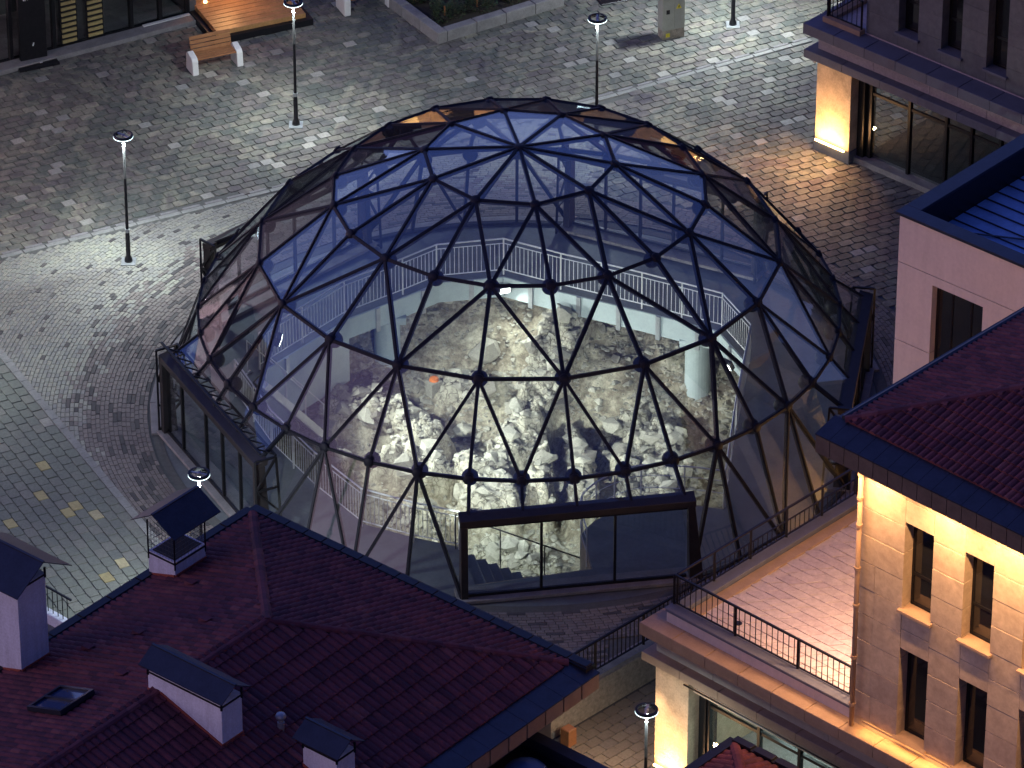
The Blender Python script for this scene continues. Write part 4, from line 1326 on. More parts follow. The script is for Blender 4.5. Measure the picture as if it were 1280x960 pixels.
# --- ground floor: corner pillar, band, ledges
pil = [(0, 0), (1.0, 0), (1.0, .9), (0, .9)]
obj('pillar', MB().prism(pil, ZL + .34, 2.2, RF), 'pillar_stone', rb, bevel=.01)
obj('pillar_base', MB().box(-.03, -.03, ZL, 1.03, .93, ZL + .339, RF), 'ledge_grey', rb)
obj('led_bar', MB().box(.06, -.10, ZL + .36, .94, -.05, ZL + .40, RF), 'warm_led', rb)
light_area('pillar_light', RF(.5, -.16, ZL + .42), RF(.5, 0.12, 2.2), .85, 30, WARM, rb, size_y=.05)
light_area('pillar_light', RF(.5, -.62, ZL + .30), RF(.5, 0.0, 1.6), .5, 45, (1.0, .56, .25), rb, size_y=.1, spread=130)
light_area('street_wash', RF(.2, -.5, 1.9), RF(-.6, -1.0, ZL), .4, 42, (1.0, .62, .34), rb, spread=110)
obj('side_wall', MB().box(.12, .9, ZL, .5, 9.2, 2.36, RF), 'cladding', rb)
obj('shop_floor', MB().box(.6, .5, ZL, 18, 6, ZL + .14, RF), 'kerb_stone', rb)
obj('shop_back', MB().box(.6, 4.6, ZL + .14, 18, 4.8, 2.2, RF), 'interior_wall', rb)
obj('shop_ceiling', MB().box(.52, .2, 2.2, 18, 9.0, 2.34, RF), 'interior_wall', rb)
# slabs of the two ledges and the band between, stone by stone
def course(name, u0, u1, v0, v1, z0, z1, step, mat, start=0, gap=.012, ch=.01, fr=RF, parent=rb):
    u = u0; k = 0
    while u < u1 - .05:
        e_ = min(u1, u + (step if k or not start else start))
        obj(name, MB().cbox(u + (gap / 2 if k else 0), v0, z0, e_ - gap / 2, v1, z1, ch, fr), mat, parent)
        u = e_; k += 1
course('lower_slab', -.23, 18, -.23, .5, 2.36, 2.58, 1.15, 'ledge_stone')
course('lower_slab', -.0, 9.2, 0, 0, 0, 0, 99, 'ledge_stone') if False else None
SF = lambda u, v, z: RF(v, u, z)          # the side face: along the depth of the house
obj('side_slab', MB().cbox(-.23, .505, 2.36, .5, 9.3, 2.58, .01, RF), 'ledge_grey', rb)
course('band_block', 0.0, 18, .02, .5, 2.58, 3.08, 1.7, 'band_stone', ch=.004)
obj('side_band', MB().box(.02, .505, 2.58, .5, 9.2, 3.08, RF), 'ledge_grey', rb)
course('ledge_stone', -.24, 18, -.30, .5, 3.08, 3.40, .98, 'ledge_stone')
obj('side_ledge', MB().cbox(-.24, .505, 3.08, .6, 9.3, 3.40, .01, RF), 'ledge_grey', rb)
course('parapet_block', .17, 5.72, .15, .33, 3.40, 3.68, 2.2, 'plaster_pink', ch=.004)
obj('parapet_coping', MB().cbox(.15, .12, 3.68, 5.72, .46, 3.75, .01, RF), 'ledge_grey', rb)
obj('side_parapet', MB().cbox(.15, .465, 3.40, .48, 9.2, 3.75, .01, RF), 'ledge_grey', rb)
obj('kerb_strip', MB().box(.49, .47, 3.55, .78, 9.2, 3.635, RF), 'ledge_stone', rb)
obj('terrace_slab', MB().box(.3, .3, 3.3, 12, 9.2, 3.58, RF), 'terrace_stone', rb)
# terrace paving
tv = []
for w, h in ((.46, .30), (.30, .30), (.60, .30)):
    sk = .11
    tv.append(block_mesh([(-w / 2 + .007 - sk, -h / 2 + .006), (w / 2 - .007 - sk, -h / 2 + .006), (w / 2 - .007 + sk, h / 2 - .006), (-w / 2 + .007 + sk, h / 2 - .006)], .012, .006))
cells = []
for j in range(42):
    u = .0 + rnd.uniform(0, .3)
    v = .62 + j * .305
    if v > 9.1: break
    while u < 6.2:
        k = rnd.choice((0, 0, 1, 2)); w = (.46, .30, .60)[k]
        c_ = u + w / 2
        if .86 < c_ < 6.1:
            x, y, _ = RF(c_, v, 0); cells.append((x, y, 3.60, RF.ang, k))
        u += w
place_blocks(cells, tv, 'terrace_stone', 'terrace_paver', rb, 300, 0.004)
obj('drain', MB().lathe([(0, 3.617), (.09, 3.617), (.09, 3.63), (0, 3.63)], 10, RF(1.6, .95, 0)), 'metal_black', rb)
# --- storefront
zs0, zs1 = ZL + .14, 2.18
sf = bpy.data.objects.new('shopfront', None); link(sf, rb)
obj('shop_jamb', MB().box(1.02, .35, ZL, 1.22, .75, 2.2, RF), 'metal_black', sf)
us = [1.25, 2.75, 3.95, 5.0, 6.2]
for u in us:
    obj('mullion', MB().box(u - .04, .40, zs0, u + .04, .52, zs1, RF), 'metal_black', sf)
for a_, b_ in zip(us[:-1], us[1:]):
    obj('pane', MB().box(a_ + .041, .45, zs0 + .06, b_ - .041, .465, 1.42, RF), 'shop_glass', sf)
    obj('pane', MB().box(a_ + .041, .45, 1.50, b_ - .041, .465, zs1 - .05, RF), 'shop_glass', sf)
    obj('transom', MB().box(a_ + .041, .42, 1.42, b_ - .041, .50, 1.50, RF), 'metal_black', sf)
    obj('head_rail', MB().box(a_ + .041, .42, zs1 - .05, b_ - .041, .50, zs1, RF), 'metal_black', sf)
obj('awning_rail', MB().box(1.15, -.02, 2.02, 6.3, .06, 2.14, RF), 'band_stone', rb, bevel=.01)
obj('cable', MB().tube([RF(.9, -.06, 2.12), RF(6.3, -.06, 2.12)], .02, 6), 'metal_black', rb)
obj('pillar', MB().box(6.3, 0.0, ZL, 8.0, .9, 2.2, RF), 'pillar_stone', rb, bevel=.01)
for k, (u, v) in enumerate(((1.9, 1.6), (3.0, 1.6), (4.2, 1.6), (5.3, 1.6), (2.4, 3.0), (4.0, 3.0))):
    t_ = obj('ceiling_spot', MB().lathe([(0, 2.16), (.06, 2.16), (.06, 2.199), (0, 2.199)], 12, RF(u, v, 0)), 'shop_spot', rb)
light_area('shop_light', RF(3.6, 2.2, 2.1), RF(3.6, 2.2, 0), 2.6, 170, (.80, 1.0, .90), rb, size_y=1.4)
# --- upper storeys
W0, VF, ZS, ZE = 5.72, .10, 3.40, 10.44
obj('core', MB().box(W0 + .4, VF + .42, 3.58, 17.6, 8.6, ZE, RF), 'interior_dark', rb)
wins = [W0 + 1.20 + 1.64 * k for k in range(6)]
WW = .78; U_END = wins[-1] + WW + .8
bands = [(3.62, 5.92), (6.95, 9.15)]
zc = [3.40 + .4, 4.42, 5.10, 5.78, 6.46, 7.14, 7.82, 8.50, 9.18, 9.86, 10.44]
def clad(u0, u1, z0, z1, split=None):
    obj('stone_panel', MB().cbox(u0 + .004, VF + rnd.uniform(0, .012), z0 + .009, (split or u1) - .004, VF + .40, z1 - .009, .008, RF), 'cladding', rb)
    if split: obj('stone_panel', MB().cbox(split + .004, VF + .004, z0 + .005, u1 - .004, VF + .40, z1 - .004, .003, RF), 'cladding', rb)
obj('wall_foot', MB().box(W0, VF + .01, 3.402, U_END, VF + .42, 3.60, RF), 'cladding', rb)
zz = [3.60, 4.28, 4.96, 5.64, 6.32, 7.0, 7.68, 8.36, 9.04, 9.72, 10.44]
edges = [W0] + [w for k in wins for w in (k, k + WW)] + [U_END]
for k in range(0, len(edges), 2):       # piers
    for i, (a_, b_) in enumerate(zip(zz[:-1], zz[1:])):
        sp = edges[k] + (.42 if i % 2 else .44) if k == 0 and i < 6 else None
        if k == 0 and i in (8, 9, 2): sp = None
        clad(edges[k], edges[k + 1], a_, b_, sp)
for k in wins:                           # above, below and between the openings
    for a_, b_ in ((5.93, 6.44), (6.44, 6.94), (9.16, 9.72), (9.72, 10.44)):
        clad(k, k + WW, a_, b_)
    win(rb, RF, k + .003, k + WW - .003, 3.63, 5.925, VF, .34, None)
    win(rb, RF, k + .003, k + WW - .003, 6.96, 9.155, VF, .34, 7.75)
# left flank that faces the dome
SD = lambda v, d, z: RF(W0 + d, v, z)
vw = [2.0, 4.2, 6.4]
ed = [VF + .41] + [w for k in vw for w in (k, k + .8)] + [8.6]
for k in range(0, len(ed), 2):
    for a_, b_ in zip(zz[:-1], zz[1:]):
        obj('stone_panel', MB().box(ed[k] + .004, 0, a_ + .005, ed[k + 1] - .004, .40, b_ - .004, SD), 'cladding', rb)
for k in vw:
    for a_, b_ in ((5.93, 6.94), (9.16, 10.44)):
        obj('stone_panel', MB().box(k + .004, 0, a_ + .005, k + .796, .40, b_ - .004, SD), 'cladding', rb)
    win(rb, SD, k + .003, k + .797, 3.63, 5.925, 0, .3); win(rb, SD, k + .003, k + .797, 6.96, 9.155, 0, .3)
# eaves: soffit, fascia panels, gutter band
EO = .74
U0, V0, U1, V1 = W0 - EO, VF - EO, U_END + .3, 9.3
obj('soffit', MB().box(U0 + .05, V0 + .05, ZE + .001, U1, V1, ZE + .05, RF), 'fascia_brown', rb)
n = int((U1 - U0) / .40)
for k in range(n):
    a_, b_ = U0 + k * .40, U0 + (k + 1) * .40
    obj('fascia_panel', MB().box(a_ + .008, V0, ZE - .02, b_ - .008, V0 + .048, ZE + .42, RF), 'fascia_brown', rb)
    obj('gutter_plate', MB().add([RF(a_ + .004, V0 - .02, ZE + .45), RF(b_ - .004, V0 - .02, ZE + .45), RF(b_ - .004, V0 + .62, ZE + .62), RF(a_ + .004, V0 + .62, ZE + .62),
                                 RF(a_ + .004, V0 - .02, ZE + .42), RF(b_ - .004, V0 - .02, ZE + .42), RF(b_ - .004, V0 + .62, ZE + .56), RF(a_ + .004, V0 + .62, ZE + .56)],
                                [(0, 1, 2, 3), (7, 6, 5, 4), (0, 4, 5, 1), (1, 5, 6, 2), (2, 6, 7, 3), (3, 7, 4, 0)]), 'metal_navy', rb)
n = int((V1 - V0) / .40)
for k in range(n):
    a_, b_ = V0 + k * .40, V0 + (k + 1) * .40
    obj('fascia_panel', MB().box(U0, a_ + (.05 if k == 0 else .008), ZE - .02, U0 + .048, b_ - .008, ZE + .42, RF), 'fascia_brown', rb)
obj('side_gutter', MB().box(U0 - .03, V0 + .6, ZE + .42, U0 + .24, V1, ZE + .50, RF), 'metal_navy', rb)
obj('side_gutter', MB().tube([RF(U0 + .26, V0 + .62, ZE + .64), RF(U0 + .26, V1, ZE + .64)], .075, 8), 'metal_navy', rb)
# tiled roof
rfz = ZE + .62; tp = math.tan(R(16)); cp, spn = math.cos(R(16)), math.sin(R(16))
ru0, rv0 = U0 + .32, V0 + .62
def rfront(s_, t_, h): return RF(s_ - spn * 0, rv0 + t_ * cp - h * spn, rfz + t_ * spn + h * cp)
def rside(s_, t_, h): return RF(ru0 + t_ * cp - h * spn, s_, rfz + t_ * spn + h * cp)
LIM = 5.4
und = MB()
und.add([RF(ru0, rv0, rfz), RF(U1, rv0, rfz), RF(U1, rv0 + 4.6, rfz + 4.6 * tp), RF(ru0 + 4.6, rv0 + 4.6, rfz + 4.6 * tp), RF(ru0, V1, rfz), RF(ru0 + 4.6, V1, rfz + 4.6 * tp)],
        [(0, 1, 2, 3), (0, 3, 5, 4)])
obj('roof_deck', und, 'roof_under', rb)
roof_field(rb, rfront, ru0, U1, 0, 4.7 / cp, lambda s_, t_: (s_ - ru0) > t_ * cp - .08, 16, row=.28, colw=.165, limit=290)
roof_field(rb, rside, rv0, V1, 0, 4.7 / cp, lambda s_, t_: (s_ - rv0) > t_ * cp - .08, 16, row=.28, colw=.165, limit=0, name='side_tiles')
ridge_caps(rb, RF(ru0 - .02, rv0 - .02, rfz + .03), RF(ru0 + 4.6, rv0 + 4.6, rfz + 4.6 * tp + .04), .10)
# downpipe
dp = thing_dp = bpy.data.objects.new('downpipe', None); link(dp, rb)
obj('pipe', MB().tube([RF(W0 + .06, VF - .14, 3.42), RF(W0 + .06, VF - .14, ZE - .02)], .055, 10), 'ledge_stone', dp, smooth=True)
for z in (3.95, 5.2, 6.55, 7.5, 8.6, 9.3, 9.9):
    obj('bracket', MB().tube([RF(W0 + .06, VF - .14, z), RF(W0 + .06, VF - .14, z + .07)], .075, 10), 'ledge_stone', dp)
# fixtures under the eaves and along the foot of the wall
for k in range(6):
    u = (W0 + .42) if k == 0 else (wins[k] - .43)
    obj('eave_light', MB().box(u - .57, VF - .60, ZE - .045, u + .57, VF - .56, ZE - .001, RF), 'warm_led', rb)
    light_area('eave_beam', RF(u, VF - .58, ZE - .05), RF(u, VF + .55, ZE - 3.4), 1.15, 84, (1.0, .52, .22), rb, size_y=.06, spread=104)
for k in range(3):
    v = 1.4 + 2.6 * k
    obj('side_light', MB().box(v - .14, -.34, ZE - .045, v + .14, -.26, ZE - .001, SD), 'warm_led', rb)
    light_area('side_beam', SD(v, -.30, ZE - .05), SD(v, -.08, ZS), .26, 110, WARM, rb, size_y=.07, spread=100)
for u0_, u1_ in ((W0 + .3, W0 + 4.0), (W0 + 4.4, W0 + 8.0)):
    light_area('foot_light', RF((u0_ + u1_) / 2, VF - .12, 3.62), RF((u0_ + u1_) / 2, VF - .16, 3.40), u1_ - u0_, 26, WARM, rb, size_y=.04)
    obj('led_strip', MB().box(u0_, VF - .14, 3.625, u1_, VF - .10, 3.645, RF), 'ledge_stone', rb)
light_area('terrace_light', RF(W0 - .25, 1.1, 5.9), RF(W0 - 2.2, 1.6, 3.6), .3, 130, (1.0, .60, .40), rb, spread=150)
# railings of the terrace
railing('railing', [RF(.16, .40, 3.75), RF(5.66, .40, 3.75)], 'black iron railing along the front of the terrace, lit orange behind', z=3.75, h=.78, mat='metal_black', spacing=.158, post=1.9,
        r_top=.022, r_post=.028, r_bal=.010, mid=False, square=True, low=.05)
railing('railing', [RF(.20, .46, 3.75), RF(.20, 9.1, 3.75)], 'black iron railing along the dome side of the terrace', z=3.75, h=.78, mat='metal_black', spacing=.158, post=1.3,
        r_top=.022, r_post=.028, r_bal=.010, mid=True, square=True, low=.05, extra_top=.34)

# ================================================================== retaining wall and fence at the plaza edge
ew = frame(-2.0, -15.6, 45)
rw = thing('retaining_wall', 'low rough stone wall under the black fence at the edge of the brick paving', 'wall', ew(4.5, 0, -.88))
L = 13.4
for k in range(int(L / 1.1)):
    obj('coping_stone', MB().cbox(k * 1.1 + .006, -.16, .0, (k + 1) * 1.1 - .006, .16, .10, .01, ew), 'kerb_stone', rw)
obj('wall_face', MB().box(0, -.20, -.88, L, .10, -.001, ew), 'concrete_wall', rw)
railing('railing', [ew(.4, .0, .1), ew(11.8, .0, .1)], 'black iron fence between the brick paving and the lower street', z=.1, h=.86, mat='metal_black', spacing=.14, post=1.7,
        r_top=.024, r_post=.03, r_bal=.013, mid=False, square=True, low=.07)
lt = thing('gate_post', 'squat stone post end below the dark roof corner, orange light put into its colour', 'post', (0.95, -14.6, -.88))
obj('shaft', MB().cbox(-.13, -.13, -.88, .13, .13, -.40, .02, frame(1.12, -13.35, 45)), 'timber', lt)  # timber brown stands in for orange light falling on the stone
# paving of the lower street
lowp = sroot('lower_street')
cl = grid_cells(45, .40, .285, -1.5, 5.5, -20.5, -9.5, lambda x, y: x - y > EDGE + .35 and (x - 3.06) * -.691 - (y + 14.55) * .723 > -.02 or (x - y > EDGE + .35 and (x - 3.06) * .723 - (y + 14.55) * .691 < .02), .5, vary)
cl = [(x, y, -.862, a, k) for x, y, z, a, k in cl]
place_blocks(cl, pavC, 'paver_brown', 'paver', lowp, 300, pale='paver_pale')

# ================================================================== pink building with the flat blue roof (right)
MF = frame(8.75, -6.9, -41.6)
mb_ = thing('flat_roof_building', 'pink rendered building with a dark parapet round its blue metal roof', 'building', MF(0, 0, -.88))
MT = 9.5; MU, MV = 5.3, 9.0
g = MB()
obj('wall', MB().box(0, .3, -.88, .3, MV, MT - .001, MF), 'facade_dark', mb_)  # unlit side: its shade is put into the darker wall colour
MS = lambda v, d, z: MF(d, v, z)
for k in range(3):
    v = 1.1 + k * 2.7
    obj('pilaster', MB().box(v, -.12, -.88, v + 1.1, -.001, 6.5, MS), 'pillar_stone', mb_)
    obj('led_bar', MB().box(v + .04, -.32, -.5, v + 1.06, -.27, -.44, MS), 'warm_led', mb_)
    light_area('wash', MS(v + .55, -.40, -.4), MS(v + .55, -.12, 4.0), 1.0, 80, (1.0, .50, .15), mb_, size_y=.05)
    win(mb_, MS, v + 1.45, v + 2.35, 3.2, 5.6, -.32, .3)
    win(mb_, MS, v + 1.45, v + 2.35, 6.6, 8.6, -.32, .3)
# front wall round its window
wu0, wu1, wz0, wz1 = 1.02, 2.48, 4.0, 7.98
for a_, b_, c_, d_ in ((0, wu0, -.88, 6.12), (0, wu0, 6.14, 8.22), (wu0, wu1, wz1, 8.22), (wu1, MU, -.88, 6.12), (wu1, MU, 6.14, 8.22), (0, MU, 8.24, MT - .001), (wu0, wu1, -.88, wz0)):
    obj('render_panel', MB().box(a_, 0, c_, b_, .3, d_, MF), 'plaster_pink', mb_)
obj('back_panel', MB().box(.301, .31, -.88, MU, .5, MT - 1.2, MF), 'interior_dark', mb_)
win(mb_, MF, wu0 + .002, wu1 - .002, wz0 + .07, wz1 - .002, 0, .24, None, mull=[wu0 + .45, wu0 + 1.0], sill='ledge_grey')
for (a_, b_, c_, d_) in ((-.08, -.08, MU, .34), (-.08, .341, .34, MV), (.341, MV - .34, MU, MV)):
    obj('parapet_cap', MB().cbox(a_, b_, MT, c_, d_, MT + .07, .01, MF), 'metal_navy', mb_)
obj('parapet_lining', MB().box(.30, .341, MT - 1.0, .33, MV - .34, MT - .001, MF), 'metal_black', mb_)
obj('parapet_lining', MB().box(.331, .30, MT - 1.0, MU, .33, MT - .001, MF), 'metal_black', mb_)
obj('parapet_lining', MB().box(.331, MV - .37, MT - 1.0, MU, MV - .34, MT - .001, MF), 'metal_black', mb_)
zr = MT - .72
k = 0
while .34 + k * .42 < MV - .4:
    v0_, v1_ = .34 + k * .42, min(MV - .38, .34 + (k + 1) * .42)
    obj('roof_sheet', MB().box(.34, v0_ + .004, zr - .02, MU, v1_ - .004, zr + .012 * (k % 2) * 0 + .0, MF), 'metal_blue_roof', mb_)
    obj('seam', MB().box(.34, v1_ - .016, zr + .001, MU, v1_ + .004, zr + .035, MF), 'metal_navy', mb_)
    k += 1
obj('valley', MB().bar(MF(.34, .9, zr + .045), MF(MU, 3.6, zr + .045), .05, .02), 'metal_navy', mb_)

# ================================================================== building at the top right
TF = frame(7.98, 12.80, -42.5)
tb = thing('grey_building', 'grey stone building with a lit corner pillar and dark shop windows at the top right', 'building', TF(0, 0, 0))
obj('pillar', MB().box(0, 0, .36, 1.18, .85, 2.75, TF), 'pillar_stone', tb, bevel=.01)
obj('pillar_base', MB().box(-.03, -.03, 0, 1.21, .88, .359, TF), 'ledge_grey', tb)
obj('led_bar', MB().box(.08, -.11, .37, 1.08, -.06, .41, TF), 'warm_led', tb)
light_area('pillar_light', TF(.58, -.20, .43), TF(.58, 0.10, 2.6), .95, 42, WARM, tb, size_y=.05)
light_area('pillar_light', TF(.58, -.65, .30), TF(.58, 0.0, 2.0), .5, 45, (1.0, .52, .2), tb, size_y=.1, spread=130)
obj('bracket_light', MB().box(-.12, -.06, 2.66, -.04, .0, 2.74, TF), 'led_w' if False else 'galvanised', tb)
light_area('ground_wash', TF(.6, -.35, 1.7), TF(.2, -2.4, 0), .5, 95, (1.0, .52, .22), tb, spread=150)
def tc(name, u0, u1, v0, v1, z0, z1, step, mat): course(name, u0, u1, v0, v1, z0, z1, step, mat, fr=TF, parent=tb)
tc('lower_slab', -.26, 16, -.26, .5, 2.86, 3.10, 1.3, 'ledge_grey')
obj('side_slab', MB().box(-.26, .505, 2.86, .5, 12, 3.10, TF), 'ledge_grey', tb)
tc('band_block', 0.0, 16, .02, .5, 3.10, 3.60, 1.9, 'band_rough')
obj('side_band', MB().box(.02, .505, 3.10, .5, 12, 3.60, TF), 'ledge_grey', tb)
tc('ledge_stone', -.27, 16, -.32, .5, 3.60, 3.90, 1.05, 'ledge_grey')
obj('side_ledge', MB().box(-.27, .505, 3.60, .6, 12, 3.90, TF), 'ledge_grey', tb)
obj('parapet', MB().box(.05, .10, 3.90, 1.32, .34, 4.05, TF), 'ledge_stone', tb)
obj('parapet', MB().box(.05, .345, 3.90, .30, 12, 4.05, TF), 'ledge_stone', tb)
obj('terrace_slab', MB().box(.3, .34, 3.7, 14, 12, 3.93, TF), 'terrace_stone', tb)
railing('railing', [TF(.12, .22, 4.05), TF(1.28, .22, 4.05)], 'short black railing on the ledge at the top right', z=4.05, h=.85, mat='metal_black', spacing=.15, post=1.1, r_top=.022, r_post=.028, r_bal=.01, mid=False, square=True, low=.05)
railing('railing', [TF(.12, .30, 4.05), TF(.12, 8, 4.05)], 'black railing on the plaza side of the top right building', z=4.05, h=.85, mat='metal_black', spacing=.15, post=1.3, r_top=.022, r_post=.028, r_bal=.01, mid=False, square=True, low=.05)
# shop windows
obj('shop_jamb', MB().box(1.2, .30, 0, 1.42, .80, 2.86, TF), 'metal_black', tb)
obj('shop_jamb', MB().box(1.42, .42, 0, 1.52, .6, 2.86, TF), 'metal_black', tb)
obj('shop_kerb', MB().box(1.2, .18, 0, 12, .60, .17, TF), 'kerb_stone', tb)
sf = bpy.data.objects.new('shopfront', None); link(sf, tb)
us = [1.55, 2.86, 4.1, 4.95, 5.9, 7.1, 8.4]
for u in us:
    obj('mullion', MB().box(u - .04, .40, .17, u + .04, .52, 2.84, TF), 'metal_black', sf)
for a_, b_ in zip(us[:-1], us[1:]):
    obj('pane', MB().box(a_ + .041, .45, .2, b_ - .041, .465, 2.10, TF), 'shop_glass', sf)
    obj('pane', MB().box(a_ + .041, .45, 2.18, b_ - .041, .465, 2.83, TF), 'shop_glass', sf)
    obj('transom', MB().box(a_ + .041, .42, 2.10, b_ - .041, .50, 2.18, TF), 'metal_black', sf)
obj('shop_back', MB().box(1.3, 3.4, 0, 14, 3.6, 2.86, TF), 'facade_dark', tb)
obj('shop_floor', MB().box(1.3, .61, 0, 14, 3.4, .12, TF), 'interior_dark', tb)
obj('shop_ceiling', MB().box(.52, .52, 2.70, 14, 3.6, 2.85, TF), 'interior_dark', tb)
# upper wall
TW0 = 1.34; TV = .34
tw = [2.42, 3.86, 5.36, 6.86]; tww = .66
ted = [TW0] + [w for k in tw for w in (k, k + tww)] + [9.5]
tz = [3.94, 4.62, 5.3, 5.98, 6.66, 7.34, 8.02]
for k in range(0, len(ted), 2):
    for a_, b_ in zip(tz[:-1], tz[1:]):
        obj('stone_panel', MB().box(ted[k] + .004, TV, a_ + .004, ted[k + 1] - .004, TV + .4, b_ - .004, TF), 'facade_block', tb)
for k in tw:
    obj('stone_panel', MB().box(k + .004, TV, 3.944, k + tww - .004, TV + .4, 4.33, TF), 'facade_block', tb)
    obj('stone_panel', MB().box(k + .004, TV, 6.80, k + tww - .004, TV + .4, 8.016, TF), 'facade_block', tb)
    win(tb, TF, k + .003, k + tww - .003, 4.36, 6.79, TV, .34, 5.2, sill='ledge_grey')
obj('core', MB().box(TW0 + .4, TV + .42, 3.94, 9.5, 8, 8.0, TF), 'interior_dark', tb)
obj('side_wall', MB().box(TW0, TV + .405, 3.94, TW0 + .39, 8, 8.0, TF), 'facade_block', tb)
obj('roof', MB().box(TW0 - .7, TV - .7, 8.02, 10.2, 8.7, 8.45, TF), 'metal_navy', tb)

# ================================================================== dark shop at the top left
SFm = frame(-13.5, 17.9, 29.5)
sb = thing('dark_shop_building', 'dark glazed shop building with amber slatted panels at the top left', 'building', SFm(0, 0, 0))
obj('kerb', MB().box(-8, -.45, 0, 4.9, .0, .14, SFm), 'kerb_stone', sb, bevel=.01)
obj('kerb_lip', MB().box(3.4, -.10, .141, 4.85, .0, .17, SFm), 'white_concrete', sb)
us = [-7.5, -5.6, -3.7, -1.8, -.6, .72, 1.9, 3.1, 4.0, 4.85]
for i, u in enumerate(us):
    obj('mullion', MB().box(u - .05, .02, .0, u + .05, .18, 3.2, SFm), 'metal_black', sb)
for a_, b_ in zip(us[:-1], us[1:]):
    obj('pane', MB().box(a_ + .051, .08, .14, b_ - .051, .095, 3.1, SFm), 'shop_glass', sb)
    obj('sill_rail', MB().box(a_ + .051, .03, .0, b_ - .051, .17, .13, SFm), 'metal_black', sb)
obj('shop_back', MB().box(-7.5, 2.6, 0, 4.8, 2.8, 3.2, SFm), 'facade_dark', sb)
obj('shop_floor', MB().box(-7.5, .19, 0, 4.8, 2.6, .1, SFm), 'kerb_stone', sb)
obj('end_wall', MB().box(4.9, .02, 0, 5.1, 6.5, 9.5, SFm), 'facade_dark', sb)
for u0_ in (.92, 1.72):
    sl = bpy.data.objects.new('slatted_panel', None); link(sl, sb)
    for k in range(14):
        obj('slat', MB().box(u0_, -.06 - .0, .25 + k * .17, u0_ + .44, -.02, .34 + k * .17, SFm), 'slat_amber', sl)
    obj('slat_frame', MB().box(u0_ - .05, -.018, .2, u0_ + .49, .015, 2.7, SFm), 'metal_black', sl)
for z in (3.2,):
    obj('canopy', MB().box(-7.8, -.5, 3.21, 5.2, 2.8, 3.5, SFm), 'facade_dark', sb)
for k in range(9):
    a_ = -7.6 + k * 1.42
    obj('upper_wall', MB().box(a_, .1, 3.51, a_ + .6, 2.8, 9.5, SFm), 'facade_grey', sb)
    win(sb, SFm, a_ + .605, a_ + 1.415, 4.4, 6.0, .1, .2, sill=None, glass='lit_window' if k in (2, 5, 7) else 'window_glass')
    obj('spandrel', MB().box(a_ + .601, .1, 3.51, a_ + 1.419, .5, 4.39, SFm), 'facade_grey', sb)
    obj('spandrel', MB().box(a_ + .601, .1, 6.01, a_ + 1.419, .5, 9.5, SFm), 'facade_grey', sb)
pyl = thing('advertising_pylon', 'tall black sign pylon with small white marks on a dark plinth', 'sign', (-13.4, 17.6, 0))
PFm = frame(-13.85, 17.35, 24)
obj('plinth', MB().cbox(-.05, -.28, 0, 1.12, .42, .09, .01, PFm), 'metal_black', pyl)
obj('panel', MB().box(.12, .1, .09, .90, .24, 2.9, PFm), 'metal_black', pyl, bevel=.01)
def glyph(u, z, s_, segs):
    m = MB()
    for (x0, y0, x1, y1) in segs:
        m.bar(PFm(u + x0 * s_, .096, z + y0 * s_), PFm(u + x1 * s_, .096, z + y1 * s_), .018, .006, (.4, -.91, 0))
    obj('sign_mark', m, 'white_mark', pyl)
TWO = [(0, 1, .6, 1), (.6, 1, .6, .5), (.6, .5, 0, .5), (0, .5, 0, 0), (0, 0, .6, 0)]
THREE = [(0, 1, .6, 1), (.6, 1, .6, 0), (.6, .5, 0, .5), (.6, 0, 0, 0)]
SEVEN = [(0, 1, .6, 1), (.6, 1, .2, 0)]
glyph(.28, 2.0, .11, TWO); glyph(.38, 2.0, .11, SEVEN)
glyph(.66, 2.2, .11, TWO); glyph(.76, 2.2, .11, THREE)
glyph(.48, .55, .10, [(0, .5, .5, .5), (.25, 0, .25, 1), (0, 0, .5, 1)])
obj('plinth_mark', MB().box(.6, -.12, .091, .68, -.05, .095, PFm), 'white_mark', pyl)

# ================================================================== tiled roof building (lower left)
LF = frame(-6.1, -11.66, -39.6)
def LP(u, w, z): return LF(u, -w, z)     # u along the back eave to the right, w toward the lower left
lb = thing('red_roof_building', 'building under a broad dark red tiled hip roof at the lower left', 'building', LP(5, 5, -.88))
WU, WL, ze = 10.16, 17.0, 4.5
obj('wall', MB().prism([(.75, -WL), (WU - .75, -WL), (WU - .75, -.75), (.75, -.75)], -.88, ze - .4, LF), 'facade_dark', lb)  # wall in shadow under the eaves, the shade put into its dark colour
tp = math.tan(R(18.4)); cp, spn = math.cos(R(18.4)), math.sin(R(18.4)); z0 = ze + .10; IN = .28
obj('soffit', MB().prism([(.06, -WL), (WU - .06, -WL), (WU - .06, -.06), (.06, -.06)], ze - .39, ze - .34, LF), 'fascia_brown', lb)
for k in range(16):
    a_ = k * .62
    obj('fascia_panel', MB().box(WU - .05, -a_ - .595, ze - .40, WU, -a_ - .025, ze, LF), 'ledge_stone', lb)
obj('fascia_backing', MB().box(WU - .09, -10.0, ze - .43, WU - .051, -.05, ze, LF), 'metal_black', lb)
obj('back_fascia', MB().box(0, -.05, ze - .40, WU - .051, 0, ze, LF), 'fascia_brown', lb)
obj('left_fascia', MB().box(0, -WL, ze - .40, .05, -.051, ze, LF), 'fascia_brown', lb)
